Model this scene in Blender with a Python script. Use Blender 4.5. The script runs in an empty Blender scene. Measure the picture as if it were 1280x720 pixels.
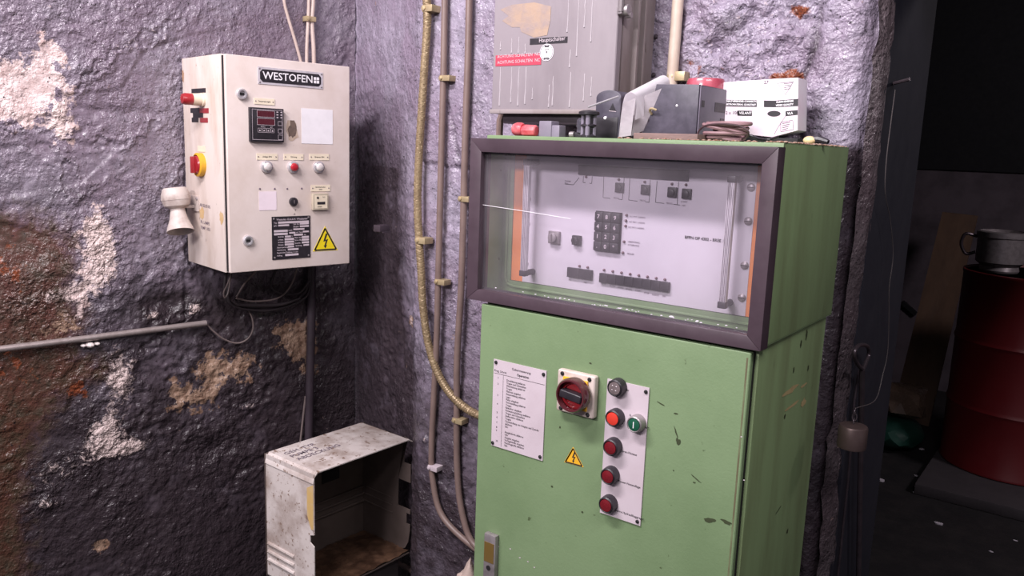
import bpy, bmesh, math, random
import numpy as np
from mathutils import Vector, Matrix
random.seed(7)
C = bpy.context.scene.collection
S = bpy.context.scene

# ------------------------------------------------------------------ camera
CAMZ = 1.58
cam_d = bpy.data.cameras.new('camera'); cam = bpy.data.objects.new('camera', cam_d); C.objects.link(cam)
FPX = 1015.3
YAW, PITCH, ROLL = 0.63781, 0.17321, 0.0357
_f = Vector((-math.sin(YAW)*math.cos(PITCH), math.cos(YAW)*math.cos(PITCH), -math.sin(PITCH)))
_r0 = Vector((math.cos(YAW), math.sin(YAW), 0)); _u0 = _r0.cross(_f)
CR = _r0*math.cos(ROLL)+_u0*math.sin(ROLL); CU = -_r0*math.sin(ROLL)+_u0*math.cos(ROLL); CF = _f
O = Vector((0, 0, CAMZ))
m = Matrix((CR, CU, -CF)).transposed().to_4x4(); m.translation = O
cam.matrix_world = m
cam_d.sensor_width = 36; cam_d.lens = FPX/1280*36; cam_d.clip_start = .02; cam_d.clip_end = 60
S.camera = cam

# ------------------------------------------------------------------ light
W = bpy.data.worlds.new('world'); S.world = W; W.use_nodes = True
W.node_tree.nodes['Background'].inputs[0].default_value = (.80, .76, .90, 1)
W.node_tree.nodes['Background'].inputs[1].default_value = .16
def area(name, loc, target, sx, sy, power, col):
    l = bpy.data.lights.new(name, 'AREA'); l.shape = 'RECTANGLE'; l.size = sx; l.size_y = sy; l.energy = power; l.color = col
    o = bpy.data.objects.new(name, l); C.objects.link(o); o.location = loc
    o.rotation_euler = (Vector(target)-Vector(loc)).to_track_quat('-Z', 'Y').to_euler(); return o
area('ceiling_tube_light', (-1.35, .05, 3.0), (-1.5, 1.4, 1.2), 1.2, .16, 62, (1, .93, .97))
area('second_tube_light', (-1.15, -2.3, 2.9), (-1.2, 1.6, 1.35), 1.2, .3, 85, (1, .93, .97))
area('third_tube_light', (.35, .45, 2.76), (-.9, 1.6, 1.15), 1.0, .16, 19, (1, .93, .97))
area('far_room_fill', (1.6, 3.4, 2.8), (-.2, 5.2, .8), .5, .5, 24, (1, .9, .95))  # unseen fill lamp, added to brighten the far room
S.view_settings.view_transform = 'Standard'; S.view_settings.look = 'None'
S.view_settings.exposure = 0.12; S.view_settings.gamma = 1; S.view_settings.use_curve_mapping = False

# ------------------------------------------------------------------ helpers
def ray(u, v): return CF+CR*((u-640)/FPX)-CU*((v-360)/FPX)
def hit(u, v, p, n):
    d = ray(u, v); p = Vector(p); n = Vector(n); return O+d*((p-O).dot(n)/d.dot(n))
def hy(u, v, y): return hit(u, v, (0, y, 0), (0, 1, 0))
def hx(u, v, x): return hit(u, v, (x, 0, 0), (1, 0, 0))
def hz(u, v, z=0): return hit(u, v, (0, 0, z), (0, 0, 1))
class Fr:                                        # a flat face: origin, right, up, outward normal
    def __init__(s, o, a, b=(0, 0, 1)):
        s.o = Vector(o); s.a = Vector(a).normalized(); s.b = Vector(b).normalized(); s.n = s.a.cross(s.b)
    def pt(s, x, y, z=0): return s.o+s.a*x+s.b*y+s.n*z
    def px(s, u, v, off=0):
        p = hit(u, v, s.o+s.n*off, s.n)-s.o; return (p.dot(s.a), p.dot(s.b))
    def shift(s, z): f = Fr(s.o+s.n*z, s.a, s.b); return f
WORLD = Fr((0, 0, 0), (1, 0, 0), (0, 1, 0))

def srgb(r, g, b):
    f = lambda c: (c/255/12.92 if c/255 <= .04045 else ((c/255+.055)/1.055)**2.4)
    return (f(r), f(g), f(b), 1)
_M = {}
def M(name, col, rough=.5, metal=0, dirt=None, dscale=12, damt=.5, bump=0, bscale=80, stretch=None, spec=.5, d2=None, d2scale=60, d2thr=.62, coat=0):
    if name in _M: return _M[name]
    mt = bpy.data.materials.new(name); mt.use_nodes = True; nt = mt.node_tree; N = nt.nodes; L = nt.links
    b = N['Principled BSDF']; b.inputs['Roughness'].default_value = rough; b.inputs['Metallic'].default_value = metal
    b.inputs['Specular IOR Level'].default_value = spec; b.inputs['Coat Weight'].default_value = coat
    tc = N.new('ShaderNodeNewGeometry'); src = tc.outputs['Position']
    if stretch:
        mp = N.new('ShaderNodeMapping'); mp.inputs['Scale'].default_value = stretch; L.new(src, mp.inputs[0]); src = mp.outputs[0]
    def noise(sc, det=6, ro=.6, s=src):
        n = N.new('ShaderNodeTexNoise'); n.inputs['Scale'].default_value = sc; n.inputs['Detail'].default_value = det; n.inputs['Roughness'].default_value = ro
        L.new(s, n.inputs['Vector']); return n.outputs['Fac']
    def ramp(fac, lo, hi):
        r = N.new('ShaderNodeMapRange'); r.inputs['From Min'].default_value = lo; r.inputs['From Max'].default_value = hi; L.new(fac, r.inputs['Value']); return r.outputs[0]
    def mix(fac, a, c2):
        x = N.new('ShaderNodeMix'); x.data_type = 'RGBA'
        L.new(fac, x.inputs['Factor'])
        for s_, v in ((6, a), (7, c2)):
            if isinstance(v, tuple): x.inputs[s_].default_value = v
            else: L.new(v, x.inputs[s_])
        return x.outputs[2]
    dc = dirt or tuple(c*.72 for c in col[:3])+(1,)
    f = ramp(noise(dscale), .42, .72)
    mu = N.new('ShaderNodeMath'); mu.operation = 'MULTIPLY'; mu.inputs[1].default_value = damt; L.new(f, mu.inputs[0])
    c = mix(mu.outputs[0], col, dc)
    if d2:
        g = ramp(noise(d2scale, 3), d2thr, d2thr+.05)
        c = mix(g, c, d2)
    L.new(c, b.inputs['Base Color'])
    rr = N.new('ShaderNodeMapRange'); L.new(noise(dscale*3), rr.inputs['Value']); rr.inputs['To Min'].default_value = max(.03, rough-.12); rr.inputs['To Max'].default_value = min(1, rough+.15)
    L.new(rr.outputs[0], b.inputs['Roughness'])
    if bump:
        bp = N.new('ShaderNodeBump'); bp.inputs['Strength'].default_value = bump; bp.inputs['Distance'].default_value = .002
        L.new(noise(bscale, 4), bp.inputs['Height']); L.new(bp.outputs[0], b.inputs['Normal'])
    _M[name] = mt; return mt

WLOC = {}
def tag(o, label=None, cat=None, group=None, kind=None):
    if label: o['label'] = label
    if cat: o['category'] = cat
    if group: o['group'] = group
    if kind: o['kind'] = kind
    return o
def thing(name, loc, label, cat, group=None):
    o = bpy.data.objects.new(name, None); C.objects.link(o); o.location = loc; o.empty_display_size = .05
    WLOC[o] = Vector(loc); return tag(o, label, cat, group)

class MB:
    def __init__(s): s.bm = bmesh.new()
    def _merge(s, t):
        me = bpy.data.meshes.new('t'); t.to_mesh(me); t.free(); s.bm.from_mesh(me); bpy.data.meshes.remove(me)
    def box(s, F, x0, y0, x1, y1, z0, z1, bev=0, seg=2, only=None):
        return s.prism(F, [(x0, y0), (x1, y0), (x1, y1), (x0, y1)], z0, z1, bev, seg)
    def prism(s, F, pts, z0, z1, bev=0, seg=2):
        t = bmesh.new()
        A = [t.verts.new(F.pt(x, y, z0)) for x, y in pts]; B = [t.verts.new(F.pt(x, y, z1)) for x, y in pts]
        n = len(pts)
        t.faces.new(B); t.faces.new(A[::-1])
        for i in range(n): t.faces.new((A[i], A[(i+1) % n], B[(i+1) % n], B[i]))
        bmesh.ops.recalc_face_normals(t, faces=t.faces)
        if bev: bmesh.ops.bevel(t, geom=list(t.edges), offset=bev, segments=seg, affect='EDGES', profile=.6, clamp_overlap=True)
        s._merge(t); return s
    def poly(s, pts3):
        s.bm.faces.new([s.bm.verts.new(p) for p in pts3]); return s
    def lathe(s, F, x, y, prof, seg=24, caps=True, sx=1, sy=1):      # prof: (radius, height along normal)
        t = bmesh.new(); R_ = []
        for r, z in prof:
            R_.append([t.verts.new(F.pt(x+sx*max(r, 1e-5)*math.cos(2*math.pi*i/seg), y+sy*max(r, 1e-5)*math.sin(2*math.pi*i/seg), z)) for i in range(seg)])
        for a, b in zip(R_, R_[1:]):
            for i in range(seg): t.faces.new((a[i], a[(i+1) % seg], b[(i+1) % seg], b[i]))
        if caps: t.faces.new(R_[0][::-1]); t.faces.new(R_[-1])
        bmesh.ops.recalc_face_normals(t, faces=t.faces)
        s._merge(t); return s
    def cyl(s, F, x, y, r, z0, z1, seg=20, bev=0):
        b = bev
        pr = [(r, z0), (r, z1)] if not b else [(r, z0), (r, z1-b), (r-b*.3, z1-b*.3), (r-b, z1)]
        return s.lathe(F, x, y, pr, seg)
    def tube(s, pts, r, seg=8, smooth=True, sub=6, closed=False, sq=1):
        P = [Vector(p) for p in pts]
        if isinstance(r, (list, tuple)) and smooth and len(P) > 2:
            r = [r[i]*(1-k/sub)+r[i+1]*k/sub for i in range(len(P)-1) for k in range(sub)]+[r[-1]]
        if smooth and len(P) > 2:
            Q = []
            n = len(P)
            rng = range(n if closed else n-1)
            for i in rng:
                p0 = P[(i-1) % n] if closed or i > 0 else P[0]*2-P[1]
                p1 = P[i]; p2 = P[(i+1) % n]; p3 = P[(i+2) % n] if closed or i+2 < n else P[-1]*2-P[-2]
                for k in range(sub):
                    t = k/sub
                    Q.append(.5*((2*p1)+(-p0+p2)*t+(2*p0-5*p1+4*p2-p3)*t*t+(-p0+3*p1-3*p2+p3)*t**3))
            if not closed: Q.append(P[-1])
            P = Q
        n = len(P); rings = []
        up = None
        for i in range(n):
            if closed: T = P[(i+1) % n]-P[(i-1) % n]
            else: T = P[min(i+1, n-1)]-P[max(i-1, 0)]
            T.normalize()
            if up is None:
                up = Vector((0, 0, 1)) if abs(T.z) < .9 else Vector((0, 1, 0))
            A = T.cross(up); A.normalize(); B = A.cross(T); up = B
            rr = r[i] if isinstance(r, (list, tuple)) else r
            rings.append([s.bm.verts.new(P[i]+(A*math.cos(2*math.pi*k/seg)+B*math.sin(2*math.pi*k/seg)*sq)*rr) for k in range(seg)])
        pr = list(zip(rings, rings[1:]))+([(rings[-1], rings[0])] if closed else [])
        for a, b in pr:
            for k in range(seg): s.bm.faces.new((a[k], b[k], b[(k+1) % seg], a[(k+1) % seg]))
        if not closed: s.bm.faces.new(rings[0]); s.bm.faces.new(rings[-1][::-1])
        return s
    def sphere(s, c, r, seg=12, sc=(1, 1, 1)):
        t = bmesh.new(); bmesh.ops.create_uvsphere(t, u_segments=seg, v_segments=max(6, seg//2), radius=r)
        for v in t.verts: v.co = Vector((v.co.x*sc[0], v.co.y*sc[1], v.co.z*sc[2]))+Vector(c)
        s._merge(t); return s
    def text(s, F, txt, x, y, size, z=.0006, off=0.0, sx=1, align='LEFT', rot=0, space=1):
        cu = bpy.data.curves.new('t', 'FONT'); cu.body = txt; cu.size = size; cu.offset = off; cu.align_x = align; cu.align_y = 'CENTER'; cu.resolution_u = 2; cu.space_character = space
        ob = bpy.data.objects.new('t', cu); me = bpy.data.meshes.new_from_object(ob)
        c, sn = math.cos(rot), math.sin(rot)
        vs = [s.bm.verts.new(F.pt(x+(v.co.x*sx*c-v.co.y*sn), y+(v.co.x*sx*sn+v.co.y*c), z)) for v in me.vertices]
        for p in me.polygons:
            try: s.bm.faces.new([vs[i] for i in p.vertices])
            except ValueError: pass
        bpy.data.objects.remove(ob); bpy.data.curves.remove(cu); bpy.data.meshes.remove(me); return s
    def line(s, F, pts, w, z0=0, z1=.0005):                     # thin printed line
        for (x0, y0), (x1, y1) in zip(pts, pts[1:]):
            d = Vector((x1-x0, y1-y0)); l = d.length
            if l < 1e-6: continue
            d /= l; n = Vector((-d.y, d.x))*w/2
            s.bm.faces.new([s.bm.verts.new(F.pt(x, y, z1)) for x, y in ((x0+n.x, y0+n.y), (x0-n.x, y0-n.y), (x1-n.x, y1-n.y), (x1+n.x, y1+n.y))])
        return s
    def build(s, name, mat, parent=None, label=None, cat=None, group=None, kind=None, smooth=35, origin=None):
        bm = s.bm
        co = [v.co for v in bm.verts]
        lo = Vector([min(c[i] for c in co) for i in range(3)]); hi = Vector([max(c[i] for c in co) for i in range(3)])
        org = Vector(origin) if origin else Vector(((lo.x+hi.x)/2, (lo.y+hi.y)/2, lo.z))
        for v in bm.verts: v.co = v.co-org
        me = bpy.data.meshes.new(name); bm.to_mesh(me); bm.free()
        for p in me.polygons: p.use_smooth = True
        me.set_sharp_from_angle(angle=math.radians(smooth))
        me.materials.append(mat)
        o = bpy.data.objects.new(name, me); C.objects.link(o)
        WLOC[o] = org
        if parent is not None: o.parent = parent; o.location = org-WLOC[parent]
        else: o.location = org
        return tag(o, label, cat, group, kind)

# ------------------------------------------------------------------ noise in numpy (for the wall relief)
def vnoise(x, y, seed):
    rs = np.random.RandomState(seed); G = rs.rand(256, 256)
    xi = np.floor(x).astype(int); yi = np.floor(y).astype(int); fx = x-xi; fy = y-yi
    fx = fx*fx*(3-2*fx); fy = fy*fy*(3-2*fy)
    g = lambda a, b: G[a & 255, b & 255]
    return (g(xi, yi)*(1-fx)+g(xi+1, yi)*fx)*(1-fy)+(g(xi, yi+1)*(1-fx)+g(xi+1, yi+1)*fx)*fy
def fbm(x, y, sc, octv=4, seed=0, gain=.5):
    s = 0; a = 1; t = 0
    ca, sa = .8, .6
    for o in range(octv):
        X = (x*ca-y*sa)/sc+13.7*o; Y = (x*sa+y*ca)/sc+7.1*o
        s = s+a*(vnoise(X, Y, seed+o)*2-1); t += a; a *= gain; sc *= .5; x, y = y+3.1, x-1.7
    return s/t
def polysd(px, py, poly):                       # >0 inside, metres
    d = np.full(px.shape, 1e9); ins = np.zeros(px.shape, bool); n = len(poly)
    for i in range(n):
        ax, ay = poly[i]; bx, by = poly[(i+1) % n]; ex, ey = bx-ax, by-ay
        t = np.clip(((px-ax)*ex+(py-ay)*ey)/(ex*ex+ey*ey+1e-12), 0, 1)
        d = np.minimum(d, np.hypot(px-ax-t*ex, py-ay-t*ey))
        c = ((ay > py) != (by > py)) & (px < (bx-ax)*(py-ay)/(by-ay+1e-12)+ax); ins ^= c
    return np.where(ins, d, -d)

# ------------------------------------------------------------------ rough painted wall material
def wall_mat(name, light, dark, tone=1):
    mt = bpy.data.materials.new(name); mt.use_nodes = True; nt = mt.node_tree; N = nt.nodes; L = nt.links
    b = N['Principled BSDF']; b.inputs['Specular IOR Level'].default_value = .55
    geo = N.new('ShaderNodeNewGeometry'); src = geo.outputs['Position']
    def noise(sc, det=8, ro=.6, dist=0):
        n = N.new('ShaderNodeTexNoise'); n.inputs['Scale'].default_value = sc; n.inputs['Detail'].default_value = det; n.inputs['Roughness'].default_value = ro; n.inputs['Distortion'].default_value = dist
        L.new(src, n.inputs['Vector']); return n.outputs['Fac']
    def attr(a):
        n = N.new('ShaderNodeAttribute'); n.attribute_name = a; return n.outputs['Fac']
    def ma(op, a, c):
        n = N.new('ShaderNodeMath'); n.operation = op
        for i, v in enumerate((a, c)):
            if isinstance(v, (int, float)): n.inputs[i].default_value = v
            else: L.new(v, n.inputs[i])
        return n.outputs[0]
    def ramp(fac, lo, hi, t0=0, t1=1):
        r = N.new('ShaderNodeMapRange'); r.inputs['From Min'].default_value = lo; r.inputs['From Max'].default_value = hi
        r.inputs['To Min'].default_value = t0; r.inputs['To Max'].default_value = t1; L.new(fac, r.inputs['Value']); return r.outputs[0]
    def mix(fac, a, c2):
        x = N.new('ShaderNodeMix'); x.data_type = 'RGBA'; L.new(fac, x.inputs['Factor'])
        for s_, v in ((6, a), (7, c2)):
            if isinstance(v, tuple): x.inputs[s_].default_value = v
            else: L.new(v, x.inputs[s_])
        return x.outputs[2]
    fine = noise(160, 6, .7); med = noise(28, 8, .65); big = noise(5, 6, .6)
    def edge(a, w=.9, lo=.45, hi=.55):           # attribute broken up by noise
        return ramp(ma('ADD', attr(a), ma('MULTIPLY', ma('SUBTRACT', med, .5), w)), lo, hi)
    c = mix(ramp(med, .32, .68), light, tuple(x*.66 for x in light[:3])+(1,))
    c = mix(ramp(big, .40, .60, 0, .8), c, tuple(x*y for x, y in zip(light[:3], (.66, .58, .62)))+(1,))
    c = mix(ramp(noise(14, 7, .75, .6), .52, .66, 0, .55), c, tuple(x*.5 for x in light[:3])+(1,))
    soot_shade = ramp(ma('ADD', attr('soot_shade'), ma('MULTIPLY', ma('SUBTRACT', noise(9, 8, .7), .5), 1.1)), .15, .95)  # dark mask: wall staining plus shade painted into the colour
    c = mix(soot_shade, c, dark)
    rustc = mix(ramp(med, .35, .65), srgb(92, 54, 42), srgb(70, 58, 44))
    c = mix(ma('MULTIPLY', edge('rust', 1.3, .22, .62), .9), c, rustc)
    orange = mix(ramp(fine, .4, .6), srgb(140, 74, 44), srgb(100, 50, 36))
    c = mix(edge('orange', 1.6, .55, .7), c, orange)
    tanc = mix(ramp(med, .35, .65), srgb(176, 148, 128), srgb(120, 92, 76))
    c = mix(edge('tan', 2.2, .42, .55), c, tanc)
    peelc = mix(ramp(med, .35, .7), srgb(232, 214, 212), srgb(176, 150, 146))
    c = mix(edge('peel', 2.2, .42, .55), c, peelc)
    cr = ramp(ma('ADD', ma('MULTIPLY', attr('crust'), .47), noise(44, 8, .8, .8)), .80, .90)
    c = mix(cr, c, srgb(204, 184, 180))
    pits = ma('MAXIMUM', ramp(noise(120, 5, .7), .60, .66), ramp(noise(48, 6, .8, .8), .64, .68, 0, .8))
    c = mix(pits, c, srgb(30, 24, 28))
    L.new(c, b.inputs['Base Color'])
    L.new(ramp(med, .3, .7, .20, .46), b.inputs['Roughness'])
    rmask = ma('ADD', ramp(noise(4.5, 6, .65), .42, .62, .22, 1.15), ma('MULTIPLY', attr('crust'), 1.6))
    h = ma('MULTIPLY', ma('ADD', ma('MULTIPLY', noise(100, 1.5, .5), .9), ma('MULTIPLY', noise(44, 3, .6, .3), 1.5)), rmask)
    b1 = N.new('ShaderNodeBump'); b1.inputs['Strength'].default_value = 1; b1.inputs['Distance'].default_value = .0050; L.new(h, b1.inputs['Height'])
    h2 = ma('MULTIPLY', noise(24, 5, .6, .4), 1.0)
    b2 = N.new('ShaderNodeBump'); b2.inputs['Strength'].default_value = .6; b2.inputs['Distance'].default_value = .008; L.new(h2, b2.inputs['Height']); L.new(b1.outputs[0], b2.inputs['Normal'])
    L.new(b2.outputs[0], b.inputs['Normal'])
    return mt

def wall_grid(name, Pfun, Nfun, ss, zz, fields, mat, rough=1.0):
    s, z = np.meshgrid(ss, zz, indexing='ij')
    P = Pfun(s); Nn = Nfun(s)                    # arrays (...,2)
    A = {k: np.zeros(s.shape) for k in ('peel', 'tan', 'rust', 'orange', 'crust', 'soot_shade')}
    rm = .35+.9*np.clip(.5+1.6*fbm(s, z, .35, 3, 91), 0, 1)
    h = .010*fbm(s, z, .45, 3, 3)+.0026*rough*rm*fbm(s, z, .09, 3, 11)+.0050*rough*rm*fbm(s, z, .026, 2, 21)+.0022*rough*rm*fbm(s, z, .011, 1, 51)
    rid = 1-np.abs(fbm(s, z, .22, 4, 31)*3); h = h+.0032*rough*np.clip(rid, 0, 1)**8
    h = h+fields(s, z, A)
    X = P[..., 0]+Nn[..., 0]*h; Y = P[..., 1]+Nn[..., 1]*h
    ns, nz = s.shape
    co = np.stack([X, Y, z], -1).reshape(-1, 3)
    i = np.arange(ns*nz).reshape(ns, nz)
    f = np.stack([i[:-1, :-1], i[1:, :-1], i[1:, 1:], i[:-1, 1:]], -1).reshape(-1, 4)
    me = bpy.data.meshes.new(name); me.from_pydata(co.tolist(), [], f.tolist())
    for k, v in A.items():
        at = me.attributes.new(k, 'FLOAT', 'POINT'); at.data.foreach_set('value', np.clip(v, 0, 1).astype(np.float32).ravel())
    me.polygons.foreach_set('use_smooth', [True]*len(me.polygons)); me.materials.append(mat); me.update()
    o = bpy.data.objects.new(name, me); C.objects.link(o); o['kind'] = 'structure'; return o
def spaced(a, b, d): return np.linspace(a, b, max(2, int(abs(b-a)/d)+1))

# left wall: direction along it and its normal
PL = Vector((-2.27387, 1.38532, 0)); DL = Vector((.17472, .98462, 0)); NL = Vector((.98462, -.17472, 0))
def hl(u, v, off=0): return hit(u, v, PL+NL*off, NL)
def Lsz(u, v): p = hl(u, v)-PL; return (p.dot(DL), p.z+0)
def g2(s, z, u, v, ru, rv, f):                   # soft blob, centred where that mark is on the wall
    s0, z0 = f(u, v); s1, _ = f(u+ru, v); _, z1 = f(u, v+rv)
    return np.exp(-((s-s0)/(abs(s1-s0)+1e-4))**2-((z-z0)/(abs(z1-z0)+1e-4))**2)
def pf(s, z, pts, f, soft=.05):
    return np.clip(.5+polysd(s, z, [f(*p) for p in pts])/soft*.5, 0, 1)

def left_fields(s, z, A):
    h = np.zeros(s.shape)
    pk = pf(s, z, [(-60, 100), (10, 78), (30, 72), (62, 54), (76, 60), (80, 120), (88, 168), (70, 174), (60, 138), (32, 152), (-60, 165)], Lsz)
    pk = np.maximum(pk, pf(s, z, [(104, 285), (120, 258), (128, 290), (142, 318), (132, 350), (112, 352), (96, 400), (90, 372), (104, 320)], Lsz)*.8)
    A['peel'] += pk; h -= .006*pk
    tn = np.maximum(pf(s, z, [(248, 462), (262, 440), (292, 449), (317, 447), (312, 472), (282, 474), (268, 500), (240, 512), (210, 500), (212, 480), (250, 488), (262, 474)], Lsz),
                    pf(s, z, [(345, 412), (390, 400), (390, 470), (368, 445), (348, 430)], Lsz))
    tn = np.maximum(tn, pf(s, z, [(58, 420), (72, 400), (96, 405), (90, 420)], Lsz)); tn = np.maximum(tn, g2(s, z, 125, 682, 12, 8, Lsz))
    A['tan'] += tn; h -= .005*tn
    ru = pf(s, z, [(-80, 262), (40, 272), (96, 300), (84, 360), (104, 400), (95, 440), (138, 462), (70, 500), (34, 560), (22, 640), (30, 760), (-80, 760)], Lsz, .08)
    A['rust'] += ru*.95
    A['orange'] += .6*g2(s, z, 10, 340, 40, 70, Lsz)+.5*g2(s, z, 15, 470, 60, 50, Lsz)+.75*g2(s, z, 100, 486, 22, 16, Lsz)+.6*g2(s, z, 130, 684, 16, 12, Lsz)+.35*g2(s, z, 0, 640, 30, 90, Lsz)
    for u, v, a, b, w in ((75, 150, 14, 34, 1), (130, 320, 22, 40, .9), (118, 290, 20, 30, .8), (150, 470, 26, 50, .85), (130, 545, 30, 30, .9), (165, 560, 30, 14, .8), (70, 590, 44, 30, .6), (60, 630, 20, 10, .6),
                          (190, 395, 16, 8, .7), (245, 385, 12, 10, .9), (40, 375, 60, 26, .55), (100, 360, 30, 20, .6), (60, 210, 50, 14, .35), (200, 320, 60, 60, .2), (310, 508, 20, 6, .7), (150, 80, 120, 60, .22), (130, 20, 160, 60, .2)):
        g = g2(s, z, u, v, a, b, Lsz); A['crust'] += w*g; h += .007*g*w*(fbm(s, z, .02, 3, 77))
    so = 1/(1+np.exp((z-(1.04+.12*fbm(s, z, .5, 3, 5)))/.11))        # wall colour gets darker towards the floor
    A['soot_shade'] += 1.0*so
    for u, v, a, b, w in ((205, 385, 40, 22, .8), (340, 380, 80, 40, .75), (260, 560, 40, 16, .4), (50, 240, 90, 18, .3), (370, 520, 50, 80, .5), (205, 215, 10, 60, .2)):  # dark blobs; shade in hollows, below and beside the cream box painted in
        A['soot_shade'] += w*g2(s, z, u, v, a, b, Lsz)
    for u, v, a, b, d in ((205, 378, 30, 14, .022), (270, 560, 30, 12, .012), (160, 140, 40, 6, .008), (60, 340, 60, 30, -.012), (120, 400, 40, 40, -.01)):
        h -= d*g2(s, z, u, v, a, b, Lsz)
    for pts in ([(-10, 160), (60, 150), (95, 110), (150, 60), (250, 15)], [(80, 170), (150, 185), (200, 150)], [(95, 255), (140, 215), (170, 170)], [(60, 330), (100, 250), (80, 200)], [(150, 470), (200, 420), (230, 395)], [(230, 200), (226, 260), (238, 330)]):
        q = [Lsz(*p) for p in pts]; d = np.min([np.hypot(s-(a0+(a1-a0)*t_), z-(b0+(b1-b0)*t_)) for (a0, b0), (a1, b1) in zip(q, q[1:]) for t_ in np.linspace(0, 1, 14)], axis=0)
        d = d+.05*fbm(s, z, .07, 5, 47, .65); g = np.exp(-(d/.006)**2); h -= .0035*g; h += .0022*np.exp(-((d-.012)/.010)**2); A['soot_shade'] += .12*g; A['crust'] += .22*np.exp(-((d-.010)/.006)**2)
    # ledges where coats of paint and render broke off
    for pts, d in (([(-60, -60), (60, 120), (150, 110), (180, 60), (330, 20), (330, -60)], .004), ([(-60, 262), (100, 230), (180, 160), (230, 180), (230, 400), (150, 440), (90, 300)], .004), ([(60, 175), (160, 200), (240, 300), (160, 350), (110, 240)], .004)):
        q = np.clip(.5+polysd(s, z, [Lsz(*p) for p in pts])/.006+1.4*fbm(s, z, .05, 3, 9), 0, 1); h += d*q
    return h
mwl = wall_mat('left_wall_paint', srgb(140, 130, 143), srgb(56, 47, 52))
ssL = np.concatenate([np.linspace(-3.6, -.60, 40)[:-1], spaced(-.60, .60, .0045)])
zzL = np.concatenate([[-.05], spaced(0.02, 2.1, .0048), np.linspace(2.15, 3.1, 14)])
wall_grid('wall_left', lambda s: np.stack([PL.x+DL.x*s, PL.y+DL.y*s], -1), lambda s: np.stack([NL.x+0*s, NL.y+0*s], -1), ssL, zzL, left_fields, mwl)

# back wall (holds the green cabinet); turns into the corner
YB = 1.72
def byx(x):                                      # y of the wall at x
    t = np.clip((-1.60-x)/.565, 0, 1); return YB+.26*t**.95
def Bxz(u, v): p = hy(u, v, YB); return (p.x, p.z)
def back_fields(s, z, A):
    h = np.zeros(s.shape)
    rg = pf(s, z, [(850, -60), (1050, -60), (1030, 60), (1015, 150), (1020, 200), (800, 200), (838, 60)], Bxz, .05)
    A['crust'] += .46*rg; h += rg*.020*fbm(s, z, .03, 3, 55); A['soot_shade'] += rg*.5*np.clip(fbm(s, z, .08, 4, 19)*2.2, 0, 1)
    A['orange'] += rg*.55*np.clip(fbm(s, z, .12, 3, 41)*1.6, 0, 1)+.8*g2(s, z, 985, 95, 30, 8, Bxz)+.5*g2(s, z, 1010, 12, 40, 10, Bxz)
    for u, v, a, b, w in ((500, 88, 16, 14, .6), (512, 30, 8, 40, .5), (505, 400, 7, 90, .35), (488, 405, 4, 10, 1), (532, 550, 3, 6, .9)):
        g = g2(s, z, u, v, a, b, Bxz); A['crust'] += w*g; h += .010*w*g*fbm(s, z, .02, 3, 61)
    A['tan'] += .9*g2(s, z, 489, 405, 4, 9, Bxz)
    so = 1/(1+np.exp((z-(.90+.14*fbm(s, z, .4, 3, 15)))/.17)); A['soot_shade'] += .95*so; A['soot_shade'] += .75*np.clip((-1.62-s)/.30, 0, 1)/(1+np.exp((z-1.62)/.07))  # darker towards the floor; corner shade painted into the colour
    A['soot_shade'] += .60*g2(s, z, 430, 330, 26, 260, Bxz)*(z < 1.5)+.45*g2(s, z, 420, 520, 70, 200, Bxz)+.25*g2(s, z, 455, 230, 30, 120, Bxz)  # more shade painted along the room corner
    ch = pf(s, z, [(504, 212), (520, 203), (600, 212), (600, 480), (500, 480), (497, 300)], Bxz, .012); h -= .006*ch
    r = np.clip(polysd(s, z, [Bxz(*p) for p in [(1040, -60), (1200, -60), (1200, 800), (1000, 800), (1010, 150)]])/.03+.5, 0, 1); h += .010*r
    A['soot_shade'] += 1.3*np.clip((s+.462)/.01, 0, 1)*np.clip((1.615-z)/.03, 0, 1); e = np.clip((s+.475)/.045, 0, 1); h -= .035*e**3+e*.003*fbm(s, z, .05, 3, 8)  # wall end beside the cabinet darkened like the jamb, then curled back
    st_ = np.clip((-1.643-s)/.08, 0, 1); st_ = st_*st_*(3-2*st_); dz_ = 1/(1+np.exp((z-1.0)/.12)); h -= st_*(.006+.026*dz_)*np.clip((s+2.2)/.35, 0, 1)
    for pts in ([(592, 214), (520, 203), (508, 211), (501, 250), (498, 330), (502, 420)], [(850, 20), (842, 120), (862, 150)], [(1030, -30), (1018, 60), (985, 130), (1000, 175)], [(560, 130), (575, 210)]):
        q = [Bxz(*p) for p in pts]; d = np.min([np.hypot(s-(a0+(a1-a0)*t_), z-(b0+(b1-b0)*t_)) for (a0, b0), (a1, b1) in zip(q, q[1:]) for t_ in np.linspace(0, 1, 16)], axis=0)
        d = d+.006*fbm(s, z, .04, 3, 44); g = np.exp(-(np.maximum(d, 0)/.007)**2); h -= .010*g; A['soot_shade'] += .5*g
    ridge = g2(s, z, 503, 420, 6, 120, Bxz); h += .008*ridge*(1+fbm(s, z, .03, 3, 3))
    return h
mwb = wall_mat('back_wall_paint', srgb(168, 158, 176), srgb(62, 53, 59))
ssB = np.concatenate([spaced(-2.26, -.425, .0045)])
def bn(s):
    d = (byx(s+.01)-byx(s-.01))/.02; l = np.hypot(1, d); return np.stack([d/l, -1/l], -1)
wall_grid('wall_back', lambda s: np.stack([s, byx(s)], -1), bn, ssB, np.concatenate([[-.05], spaced(0.02, 2.1, .005), np.linspace(2.15, 3.1, 14)]), back_fields, mwb)

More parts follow.
